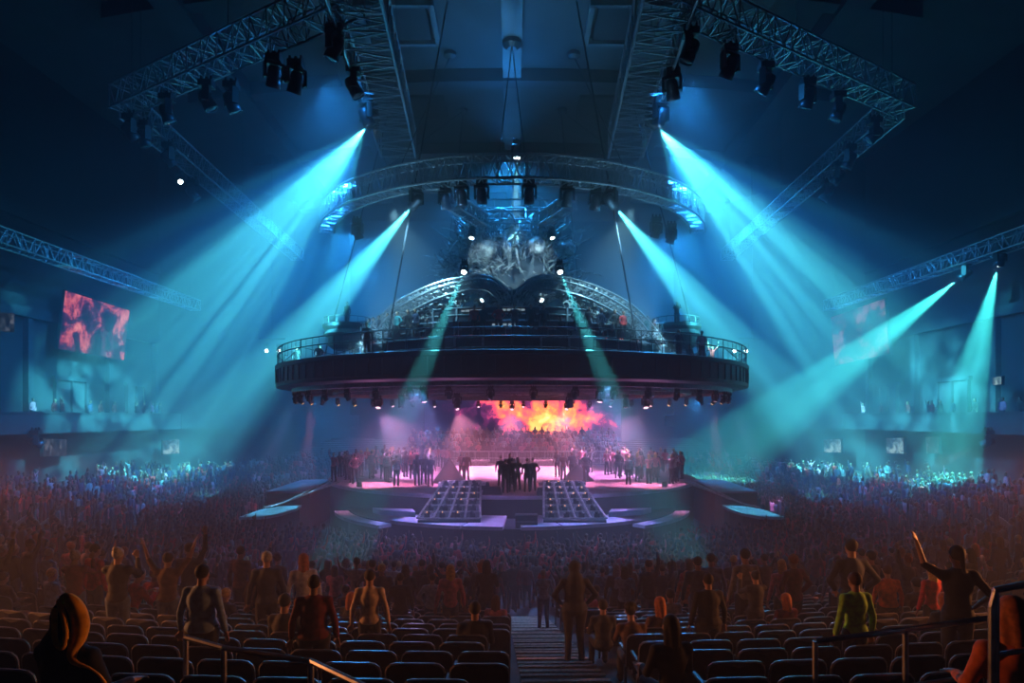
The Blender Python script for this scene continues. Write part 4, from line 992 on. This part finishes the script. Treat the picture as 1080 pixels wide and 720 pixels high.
for (px, hy, w, pose, top, hair, legs, lab) in NEAR:
    wid = .50 * POSES[pose].get('wide', 1.0) ** .6
    d0 = wid * 700 / w; H = 1.32 if POSES[pose].get('legs') == 'sit' else 1.76
    best = None
    for i in range(41):
        d = d0 * (.72 + .6 * i / 40); x = (px - 540) / 700 * d; z = bowl_z(x, d); y = 440 - 700 * (z + H - EYE) / d
        c = abs(y - hy) + abs(d / d0 - 1) * 25
        if best is None or c < best[0]: best = (c, x, d, z)
    _, x, d, z = best
    # stand in the middle of the row's tread
    r = sqrt(x * x + (CY - d) ** 2); a = atan2(x, CY - d); rr = row_r(int((r - R0) / PITCH)) + (.18 if H > 1.5 else .60) if r > R0 else r
    u = (px - 540) / 700; A_ = 1 + u * u; disc = max(0, CY * CY - A_ * (CY * CY - rr * rr)); dy = (CY - sqrt(disc)) / A_; p = V((u * dy, dy, bowl_z(u * dy, dy)))
    z = p.z; a = atan2(p.x, CY - p.y)
    # scale a little so the head meets the photo's line
    need = (EYE + (440 - hy) / 700 * p.y - z) / H; sc = max(.86, min(1.14, need))
    o = person(pose, p, a * 1.0 + random.uniform(-.25, .25), lab, top, hair, legs, 'skin', None, sc)
    occupied.append((p.x, p.y))
    if 'yellow scarf' in lab:
        zz = (hy, )
        sc_ = MB(); hc = V((0, .02, 1.195))
        arc = [V((.02, -.05, 1.345)), V((.075, -.06, 1.34)), V((.125, -.05, 1.28)), V((.145, -.04, 1.19)), V((.14, -.05, 1.10)), V((.12, -.07, 1.04)), V((.135, -.09, .98)), V((.19, -.10, .955)), V((.26, -.08, .93)), V((.31, -.04, .86)), V((.335, .0, .74)), V((.345, .02, .6))]
        sc_.path(smooth(arc, 4), [.03 + .022 * sin(i * .14) for i in range(45)], 8)
        arc2 = [V((.04, -.10, 1.33)), V((.10, -.12, 1.25)), V((.12, -.12, 1.14)), V((.10, -.13, 1.06)), V((.06, -.14, 1.10)), V((.05, -.14, 1.2)), V((.03, -.12, 1.3))]
        sc_.path(smooth(arc2, 4), .018, 6); sc_.ell((.05, -.07, 1.33), (.055, .04, .03), 10, 6)
        s2 = sc_.obj('scarf', M['c_yellow'], o, True)

# --- everyone else, placed row by row; the nearest ones are objects, the far mass is one crowd
FX = []
rg = random.Random(21)
def vis(x, y, z):
    if y < 2.5: return False
    px = 540 + 700 * x / y; py = 440 - 700 * (z - EYE) / y
    return -25 < px < 1105 and py < 760
def noise2(x, y): return _n.noise(V((x * .16, y * .16, 4.2))) 
for kk in range(0, 19):
    r = row_r(kk) + .2; n = int(2 * pi * r / .62)
    for i in range(n):
        a = -pi + 2 * pi * (i + rg.uniform(.3, .7)) / n
        if any(abs((a - q)) * r < .95 for q in AISLES[:3] + AISLES[3:]): continue
        x, y = r * sin(a), CY - r * cos(a)
        if abs(x) > 30.0 or y > 72 or not vis(x, y, row_z(kk) + 1): continue
        lat = abs(x) / max(y, 1)
        if r < 27.5: pr = .86
        elif r < 30.5: pr = .55 if lat > .12 else .5
        elif r < 34: pr = .34 if lat > .3 else .13
        else: pr = .16 if lat > .5 else .035
        if x < 0 and 29 > r > 25.5 and -13 < x < -6 and y < 22: pr = .1     # the empty seat block left of centre
        if x > 0 and r > 29 and 4.5 < x < 11 and y < 16: pr *= .25
        if y > 35 and r < 29: pr = .95
        if y < 9.5: pr = 0
        pr *= 1 + noise2(x, y) * .5
        if rg.random() > pr or not free(x, y, .5): continue
        FX.append((x, y, row_z(kk), a))
# standing crowd on the flat floor, between the stage and the terraces
gx = -R0
while gx < R0:
    gy = CY - R0
    while gy < CY + 22:
        x, y = gx + rg.uniform(-.2, .2), gy + rg.uniform(-.2, .2); r = sqrt(x * x + (y - CY) ** 2)
        ok = r < R0 - .5 and r > 16.4 and sqrt(x * x + (y - 39) ** 2) > 11.0
        if abs(x) > 11 and abs(x) < 16 and y < 49: ok = ok and (r > 17.3)
        if y < 24.3: ok = ok and rg.random() < .75
        if -11.4 < x < -8.0 and 22 < y < 26.5: ok = False          # bare lilac floor patch
        if ok and vis(x, y, 1): FX.append((x, y, 0.0, atan2(x, CY - y)))
        gy += .62
    gx += .6
def projw(t): return t[1]
FX.sort(key=lambda t: t[1] if True else 0)
NIND = 300 - len(NEAR) - 55
TOPS = ['charcoal'] * 5 + ['black'] * 5 + ['navy'] * 4 + ['grey'] * 2 + ['maroon'] * 2 + ['red', 'paleblue', 'white', 'teal', 'pink', 'brown', 'orange']
TW = dict(charcoal='dark grey', black='black', navy='navy', grey='grey', maroon='maroon', red='red', paleblue='pale blue', white='white', teal='teal', pink='pink', brown='brown', orange='orange')
PW = dict(stand='standing still', armup='raising one arm', armsup='raising both arms', clap='clapping', film='filming', long='standing, long-haired', sit='sitting', sit_long='sitting, long-haired', hips='with hands on hips', wave='waving')
def where(x, y):
    px = 540 + 700 * x / y
    if y < 12: row = 'in the nearest rows'
    elif y < 17: row = 'midway down the stand'
    elif y < 21: row = 'low in the stand'
    else: row = 'in the front floor crowd'
    z = ('far left', 'left block', 'left of middle', 'near the aisle', 'right of middle', 'right block', 'far right')[max(0, min(6, int(px / 154.3)))]
    return row, z
cnt = {}
ind = FX[:NIND]; mass = FX[NIND:]
for (x, y, z, a) in ind:
    k = rg.choice(['stand'] * 4 + ['armup', 'armsup', 'clap', 'film', 'long', 'long', 'hips', 'wave'] + (['sit', 'sit_long'] * 3 if 27 < sqrt(x * x + (y - CY) ** 2) else []))
    top = rg.choice(TOPS); hair = rg.choice(['black'] * 4 + ['brown', 'brown', 'ginger', 'blond', 'grey']); sk = rg.choice(['skin', 'skin', 'skin_dark'])
    row, zz = where(x, y)
    hw = dict(black='black', brown='brown', ginger='ginger', blond='blond', grey='grey')[hair]
    lab = '%s-haired person in %s %s %s %s' % (hw, TW[top], PW[k].replace(', long-haired', ' with long hair'), row, zz)
    s = rg.uniform(.93, 1.06)
    if 'sit' in k:
        rr = sqrt(x * x + (CY - y) ** 2) + .4; p = pol(rr, a, z)
    else: p = V((x, y, z))
    cnt.setdefault(lab, []).append(1)
    if y < 15:
        person(k, p, a + rg.uniform(-.4, .4), lab, top, hair, rg.choice(['trousers', 'jeans']), sk, lab, s)
    else:
        small_person(k, p, a + rg.uniform(-.4, .4), lab, lab, top, hair, rg.choice(['trousers', 'jeans']), sk, s)
# groups only where several people share one description
_all = {}
for o in COL.objects:
    if o.get('group') and o.get('category') == 'person': _all.setdefault(o['group'], []).append(o)
for g, os_ in _all.items():
    if len(os_) == 1: del os_[0]['group']

def mass_object(name, items, lows, mats_of, label):
    import numpy as np
    VV, FF, MI = [], [], []; off = 0; arr = {}
    for k, d in lows.items():
        v = np.array(d[0], dtype=np.float32); tris = []; mi = []
        for f, m_ in zip(d[1], d[2]):
            for j in range(1, len(f) - 1): tris.append((f[0], f[j], f[j + 1])); mi.append(m_)
        arr[k] = (v, np.array(tris, dtype=np.int32), np.array(mi, dtype=np.int32))
    for (k, x, y, z, a, s, mset) in items:
        v, t, mi = arr[k]; c, sn = cos(a), sin(a)
        w = v * s; w2 = np.empty_like(w); w2[:, 0] = w[:, 0] * c - w[:, 1] * sn + x; w2[:, 1] = w[:, 0] * sn + w[:, 1] * c + y; w2[:, 2] = w[:, 2] + z
        VV.append(w2); FF.append(t + off); MI.append(np.array(mset, dtype=np.int32)[mi]); off += len(v)
    Vn = np.concatenate(VV); Fn = np.concatenate(FF); Mn = np.concatenate(MI)
    me = bpy.data.meshes.new(name); me.vertices.add(len(Vn)); me.vertices.foreach_set('co', Vn.ravel())
    me.loops.add(len(Fn) * 3); me.loops.foreach_set('vertex_index', Fn.ravel()); me.polygons.add(len(Fn))
    me.polygons.foreach_set('loop_start', np.arange(len(Fn), dtype=np.int32) * 3); me.polygons.foreach_set('loop_total', np.full(len(Fn), 3, dtype=np.int32))
    for m in mats_of: me.materials.append(m)
    me.polygons.foreach_set('material_index', Mn); me.update(calc_edges=True)
    o = bpy.data.objects.new(name, me); COL.objects.link(o); o['label'] = label; o['category'] = 'crowd'; o['kind'] = 'stuff'; return o
mm = [M['skin_dark'], M['skin_dark'], M['c_black'], M['c_charcoal'], M['c_navy'], M['c_maroon'], M['c_red'], M['c_navy'], M['c_grey'], M['trousers'], M['h_black'], M['h_brown'], M['h_brown'], M['c_pink']]
items = []
for (x, y, z, a) in mass:
    if y > 70 or (y > 52 and abs(x) > 28.5 - (y - 52) * .5): continue
    k = rg.choice(['stand', 'stand', 'long', 'armup', 'armsup', 'armup'])
    red = 6 if rg.random() < .12 else rg.choice([2, 3, 3, 4, 4, 5, 7, 8, 13])
    items.append((k, x, y, z, a + rg.uniform(-.5, .5), rg.uniform(.92, 1.05), (rg.choice([0, 0, 1]), red, 9, rg.choice([10, 10, 11, 12]))))
mass_object('crowd', items, LOW, mm, 'dense far mass of spectators filling the floor and stands round the stage')
print('CROWD', len(ind), len(items))

# balcony spectators along both walls
rg = random.Random(9)
for s in (-1, 1):
    bi = []
    for y in [24 + i * .75 for i in range(48)]:
        if rg.random() < (.45 if s > 0 else .25): bi.append(('armup' if rg.random() < .3 else 'stand', s * (31.3 + rg.uniform(-.1, .3)), y + rg.uniform(-.2, .2), 6.36, s * pi / 2, .98, (0, rg.choice([2, 3, 4, 5, 13]), 9, 10)))
    mass_object('crowd', bi, LOW, mm, 'scattered spectators standing along the %s wall balcony' % SW[s])

# --- performers on the stage (all real objects)
DZ = 2.9
def onstage(px, py): d = (EYE - DZ) * 700 / (py - 440); return V(((px - 540) / 700 * d, d, DZ))
perf = [(533, 520, 'stand', 'black', 'tallest singer in black at the left of the central group'), (540, 519, 'hips', 'black', 'singer in black with hands on hips in the central group'), (546, 517, 'long', 'charcoal', 'long-haired singer in dark grey in the central group'),
        (528, 514, 'stand', 'navy', 'performer in navy behind the tallest singer'), (556, 519, 'stand', 'black', 'performer in black standing apart just right of the central group'), (562, 518, 'hips', 'charcoal', 'performer in dark grey hands on hips right of the central group'),
        (538, 511, 'film', 'black', 'performer in black with hands raised in the rear of the central group'),
        (454, 513, 'stand', 'navy', 'performer in navy standing alone on the left front deck'), (447, 511, 'stand', 'charcoal', 'performer in dark grey just left of the lone navy one'), (440, 512, 'long', 'black', 'long-haired performer in black on the left deck'),
        (492, 508, 'stand', 'maroon', 'performer in maroon beside the cloth-covered pyramid'), (487, 507, 'clap', 'pink', 'performer in pink clapping beside the cloth-covered pyramid'),
        (594, 508, 'long', 'maroon', 'long-haired performer in maroon right of the central group'), (603, 506, 'stand', 'navy', 'performer in navy standing at the dark covered mound'), (588, 503, 'stand', 'grey', 'performer in grey behind the maroon one on the right'), (618, 508, 'hips', 'charcoal', 'performer in dark grey hands on hips at the right of the covered mound'),
        (418, 513, 'stand', 'pink', 'performer in pink at the front edge of the left deck group'), (352, 508, 'armup', 'pink', 'performer in pink with raised arm at the outer left tip of the stage')]
for px, py, k, top, lab in perf: small_person(k, onstage(px, py), random.uniform(-.4, .4) + (pi if py < 512 else 0), lab, None, top, 'black', 'trousers', 'skin', 1.02, 'performer', 'performer')
rg = random.Random(33); placed = [onstage(p[0], p[1]) for p in perf]
for s in (-1, 1):
    c = 0; tries = 0
    while c < 42 and tries < 3000:
        tries += 1
        x = s * rg.uniform(4.6, 11.5); y = rg.uniform(37.5, 53.5)
        if sqrt(x * x + (y - CY) ** 2) > 11.5 or abs(x) < 6.2 - (y - 38) * .02 and y < 46: continue
        if any((p.x - x) ** 2 + (p.y - y) ** 2 < .42 for p in placed): continue
        placed.append(V((x, y, DZ))); c += 1; k = rg.choice(['stand', 'armup', 'long', 'clap', 'hips', 'film']); top = rg.choice(['pink', 'maroon', 'red', 'charcoal', 'grey', 'white', 'pink'])
        lab = 'performer in %s %s in the %s side group on stage' % (TW[top], PW[k].replace(', long-haired', ' with long hair'), SW[s])
        small_person(k, (x, y, DZ), rg.uniform(-1, 1), lab, lab, top, rg.choice(['black', 'brown', 'blond']), 'trousers', 'skin', rg.uniform(.94, 1.05), 'performer', 'performer')
ch = 0
for i in range(5):
    for j in range(30):
        x = -8.9 + j * .61 + (i % 2) * .3
        if abs(x) > 9.2: continue
        k = rg.choice(['stand', 'stand', 'long', 'clap', 'armup']); top = rg.choice(['pink', 'maroon', 'white', 'grey', 'charcoal', 'navy'])
        lab = 'choir member in %s %s, %s riser behind the stage' % (TW[top], PW[k].replace(', long-haired', ' with long hair'), ('lowest', 'second', 'middle', 'fourth', 'top')[i])
        small_person(k, (x + rg.uniform(-.08, .08), 56.75 + i * .95, 2.9 + .32 * i), pi + rg.uniform(-.2, .2), lab, lab, top, rg.choice(['black', 'brown', 'blond']), 'trousers', 'skin', rg.uniform(.93, 1.04), 'choir member', 'choir_member')
# people on the hanging platform and its pods
up = [(-14.3, 44.0, 9.75, 'stand', 'black', 'person in black standing at the far left tip of the round platform railing'), (-12.6, 43.5, 9.75, 'long', 'pink', 'person in glowing pink by the left railing of the round platform'), (-12.3, 42.2, 9.75, 'hips', 'maroon', 'person in maroon hands on hips under the left lookout pod'),
      (-10.9, 43.9, 12.7, 'stand', 'black', 'person standing on top of the left lookout pod'), (10.9, 43.9, 12.7, 'film', 'black', 'person holding something up on top of the right lookout pod'),
      (11.5, 43.0, 9.75, 'armup', 'black', 'person in black raising an arm by the right railing, first from the pod'), (12.3, 43.0, 9.75, 'long', 'charcoal', 'long-haired person in dark grey by the right railing of the round platform'), (13.1, 43.4, 9.75, 'armsup', 'red', 'person in red with both arms up by the right railing of the round platform'),
      (-7.2, 32.9, 9.75, 'stand', 'charcoal', 'person in dark grey at the front left railing of the round platform'), (10.3, 36.0, 9.75, 'stand', 'pink', 'person in pink at the front right railing of the round platform'), (8.9, 35.4, 9.75, 'long', 'navy', 'long-haired person in navy at the front right railing of the round platform')]
for x, y, z, k, top, lab in up: small_person(k, (x, y, z), random.uniform(2.6, 3.6), lab, None, top, 'black')
rg = random.Random(71)
for i in range(26):
    a = -1.1 + 2.2 * (i + rg.random() * .6) / 26; top = rg.choice(['charcoal', 'navy', 'maroon', 'black', 'teal', 'red']); k = rg.choice(['stand', 'long', 'hips', 'sit'])
    p = pol(9.85, a, 11.05 if k != 'sit' else 10.9); sd = 'left' if a < 0 else 'right'
    lab = 'figure in %s %s on the round platform terrace, %s half' % (TW[top], PW[k].replace(', long-haired', ' with long hair'), sd)
    small_person(k, p, pi + a, lab, lab, top, 'black')
for o_list in [{}]:
    pass
_g = {}
for o in COL.objects:
    if o.get('group') and o.get('category') in ('person', 'performer', 'choir member'): _g.setdefault(o['group'], []).append(o)
for g, os_ in _g.items():
    if len(os_) == 1: del os_[0]['group']

# ------------------------------------------------------------------ seats
def seat_meshes():
    sh, rm, pd, fr = MB(), MB(), MB(), MB()
    # backrest: thin curved shell with rounded top corners, local +y faces the stage, back plane at y = -.2
    out = []; W, H0, H1 = .27, .42, .86
    prof = [(-W, H0)] + [(-W, H1 - .09)] + [(-W + .09 - .09 * cos(a), H1 - .09 + .09 * sin(a)) for a in (R(30), R(60), R(90))] + [(W - .09 + .09 * sin(a), H1 - .09 + .09 * cos(a)) for a in (R(0), R(30), R(60), R(90))] + [(W, H0)]
    yb = lambda x, z: -.20 - .045 * (z - H0) / .44 - .04 * (1 - (x / W) ** 2)
    n = len(prof); vs = [(x, yb(x, z), z) for x, z in prof] + [(x, yb(x, z) + .03, z) for x, z in prof]
    c0 = len(vs); mid = [(0, yb(0, H0), H0), (0, yb(0, H1) , H1 - .04), (0, yb(0, H0) + .03, H0), (0, yb(0, H1) + .03, H1 - .04)]
    vs += mid; fs = [(i, i + 1, n + i + 1, n + i) for i in range(n - 1)]
    for i in range(n - 1): fs.append((i, c0 + (1 if 0 < i < n - 2 else (0 if i == 0 else 0)), i + 1) if True else 0); fs.append((n + i + 1, c0 + 2 + (1 if 0 < i < n - 2 else 0), n + i))
    fs += [(0, c0 + 0, c0 + 1, 1) if False else (1, c0, c0 + 1), (n - 2, c0 + 1, c0), (n + 1, c0 + 3, c0 + 2), (2 * n - 2, c0 + 2, c0 + 3)]
    sh.add(vs, fs)
    rm.path([V((x * 1.0, yb(x, z) + .015, z)) for x, z in prof], .016, 5)
    pd.add([(-.24, -.17, .42), (.24, -.17, .42), (.25, .24, .45), (-.25, .24, .45), (-.22, -.16, .36), (.22, -.16, .36), (.23, .22, .39), (-.23, .22, .39)], [(0, 1, 2, 3), (7, 6, 5, 4), (0, 4, 5, 1), (1, 5, 6, 2), (2, 6, 7, 3), (3, 7, 4, 0)])
    for s in (-1, 1):
        fr.box((s * .26, -.1, .2), (.03, .07, .42)); fr.box((s * .26, -.05, .015), (.05, .26, .03)); fr.box((s * .27, .02, .6), (.035, .34, .03)); fr.box((s * .26, -.16, .52), (.03, .05, .26))
    return sh, rm, pd, fr
sh, rm, pd, fr = seat_meshes()
SM = [sh.mesh('seat_backrest', M['seat']), rm.mesh('seat_rim', M['seat_rim']), pd.mesh('seat_pad', M['seat']), fr.mesh('seat_frame', M['seat_frame'])]
sx = []
for kk in range(3, 24):
    r = row_r(kk) + .58; n = int(2 * pi * r / .60)
    for i in range(n):
        a = -pi + 2 * pi * (i + .5) / n
        if abs(a) > 1.15 or any(abs(a - q) * r < .92 for q in AISLES): continue
        x, y = r * sin(a), CY - r * cos(a)
        if abs(x) > 31.5 or not vis(x, y, row_z(kk) + .5): continue
        sx.append((y, x, row_z(kk), a, kk))
sx.sort(); near_s, far_s = sx[:290], sx[290:]
cc = {}
for i, (y, x, z, a, kk) in enumerate(near_s):
    px = 540 + 700 * x / y
    blk = 'outer left block' if a < AISLES[1] else 'inner left block' if a < AISLES[0] else 'inner right block' if a < AISLES[2] else 'outer right block'
    zone = ['far left', 'left', 'centre left', 'centre right', 'right', 'far right'][max(0, min(5, int(px / 180)))]
    lab = 'dark stadium seat, row %s from the camera, %s, %s' % (['one', 'two', 'three', 'four', 'five', 'six', 'seven', 'eight', 'nine', 'ten', 'eleven', 'twelve', 'thirteen', 'fourteen', 'fifteen', 'sixteen', 'seventeen', 'eighteen', 'nineteen', 'twenty', 'twenty-one'][23 - kk], zone, blk)
    g = lab; o = thing('stadium_seat', lab, 'seat', (x, y, z), a, g)
    child('backrest', SM[0], o); child('rim', SM[1], o); child('seat_pad', SM[2], o); child('frame', SM[3], o)
sd_ = merge(SM[:4], 'x')
mass = [('s', x, y, z, a, 1.0, (0, 1, 0, 2)) for (y, x, z, a, kk) in far_s]
o = mass_object('seating', mass, {'s': sd_}, [M['seat'], M['seat_rim'], M['seat_frame']], 'distant rows of dark stadium seats curving round the stands'); o['category'] = 'seats'
print('SEATS', len(near_s), len(far_s))

# ------------------------------------------------------------------ hand rails in front
def handrail(pts, label, h=.0, r=.024, posts=True):
    pts = [V(p) for p in pts]; t = thing('handrail', label, 'handrail', pts[0]); q = [p - pts[0] for p in pts]
    MB().path(q, r, 8).obj('top_rail', M['chrome'], t); MB().path([p - V((0, 0, .45)) for p in q], r * .8, 8).obj('lower_rail', M['chrome'], t)
    for i, p in enumerate(q):
        w = pts[i]; MB().tube(p, (p.x, p.y, bowl_z(w.x, w.y) - pts[0].z), r, n=8).obj('post', M['chrome'], t)
def gp(px, py, d): return P3(px, py, d)
handrail([gp(196, 672, 5.6), gp(236, 683, 5.3), gp(328, 697, 5.0), gp(385, 724, 4.4)], 'slim metal handrail stepping down past the seats at the bottom left')
handrail([gp(860, 676, 5.3), gp(955, 664, 5.3), gp(1046, 651, 5.3), gp(1100, 640, 5.3)], 'slim metal handrail crossing the seats at the bottom right')
handrail([gp(1046, 640, 4.6), gp(1050, 622, 4.6), gp(1100, 612, 4.5)], 'short bent handrail beside the orange-haired person at the right edge')

# ------------------------------------------------------------------ audience lights: added side trusses, balcony spots and bare fills
AMB = (1.0, .32, .10); RED = (1.0, .12, .12); WBL = (.25, .45, 1.0)
def aud(p, tg, col, pw, deg, lens, lab, bl=.8):
    fixture(p, tg, lab, lens, scale=1.3); d = (V(tg) - V(p)).normalized(); spot(V(p) + d * .8 + V((0, 0, -.3)), tg, col, pw, deg, bl, 0, 0, .15)
for s in (-1, 1):  # added truss and amber spots out of view, rim-lighting the near spectators
    truss('added_house_truss', 'added short truss over the seats on the %s, outside the picture, with amber audience spotlights' % SW[s], line((s * 12.6, 6, 7.4), (s * 15.4, 18.6, 7.4)), .5, .5, .9, .04, .022)
    aud((s * 13.8, 11.5, 6.5), (s * 3.5, 9, 4.3), AMB, 2900, 44, 'lens_amber', 'added amber audience spotlight at the far end of the short %s house truss' % SW[s])
    aud((s * 15.3, 17.6, 6.5), (s * 7, 15, 3.0), (1.0, .2, .12), 620, 50, 'lens_amber', 'added red-amber audience spotlight farthest out on the short %s house truss' % SW[s])
for s in (-1, 1):
    for y, tx, ty, l in ((30, 20, 38, 'nearer the camera'), (42, 23, 46, 'farther from the camera')):
        aud((s * 30.1, y, 5.5), (s * tx, ty, .8), RED, 2400, 26, 'lens_off', 'red audience spotlight under the %s balcony, %s' % (SW[s], l))
for s in (-1, 1): spot(pol(12, s * .25, 18.3), (s * 5, 30, 9.6), (.03, .16, .5), 3500, 46, 1, 0, 0, .2)  # added bare blue fill on the platform fascia, no fixture
spot(pol(14.8, .3, 8.1), (3, 23, 1), WBL, 2600, 75, 1, 0, 0, .1); spot(pol(14.8, -.3, 8.1), (-5, 23, 1), (.45, .35, 1.0), 2600, 75, 1, 0, 0, .1)  # added bare fill over the front floor crowd, no fixture

# ------------------------------------------------------------------ haze, world, camera
w = bpy.data.worlds.new('World'); scene.world = w; w.use_nodes = True; nt = w.node_tree
bg = nt.nodes['Background']; bg.inputs[0].default_value = (.01, .02, .05, 1); bg.inputs[1].default_value = .0
vs_ = nt.nodes.new('ShaderNodeVolumeScatter'); vs_.inputs['Color'].default_value = (.9, .95, 1, 1); vs_.inputs['Density'].default_value = HAZE if 'HAZE' in globals() else .010; vs_.inputs['Anisotropy'].default_value = .1
nt.links.new(vs_.outputs[0], nt.nodes['World Output'].inputs['Volume'])
cam = bpy.data.cameras.new('Camera'); co = bpy.data.objects.new('Camera', cam); COL.objects.link(co); scene.camera = co
co.location = (0, 0, EYE); co.rotation_euler = (pi / 2, 0, 0); cam.lens = 36 * 700 / 1080; cam.sensor_width = 36; cam.shift_y = 80 / 1080; cam.clip_end = 300; cam.clip_start = .05
scene.view_settings.view_transform = 'Standard'; scene.view_settings.look = 'None'; scene.view_settings.gamma = 1; scene.view_settings.use_curve_mapping = False
scene.view_settings.exposure = 0.25
cy = scene.cycles
cy.use_denoising = True; cy.max_bounces = 3; cy.diffuse_bounces = 2; cy.glossy_bounces = 2; cy.volume_bounces = 0; cy.transmission_bounces = 2; cy.sample_clamp_indirect = 3; cy.sample_clamp_direct = 0
cy.use_light_tree = True; cy.caustics_reflective = False; cy.caustics_refractive = False
print('LIGHTS', NL[0], 'OBJECTS', len(COL.objects))

for o in COL.objects:
    if o.get('label') and len(o['label'].split()) > 16: print('LONG', len(o['label'].split()), o.name, o['label'])
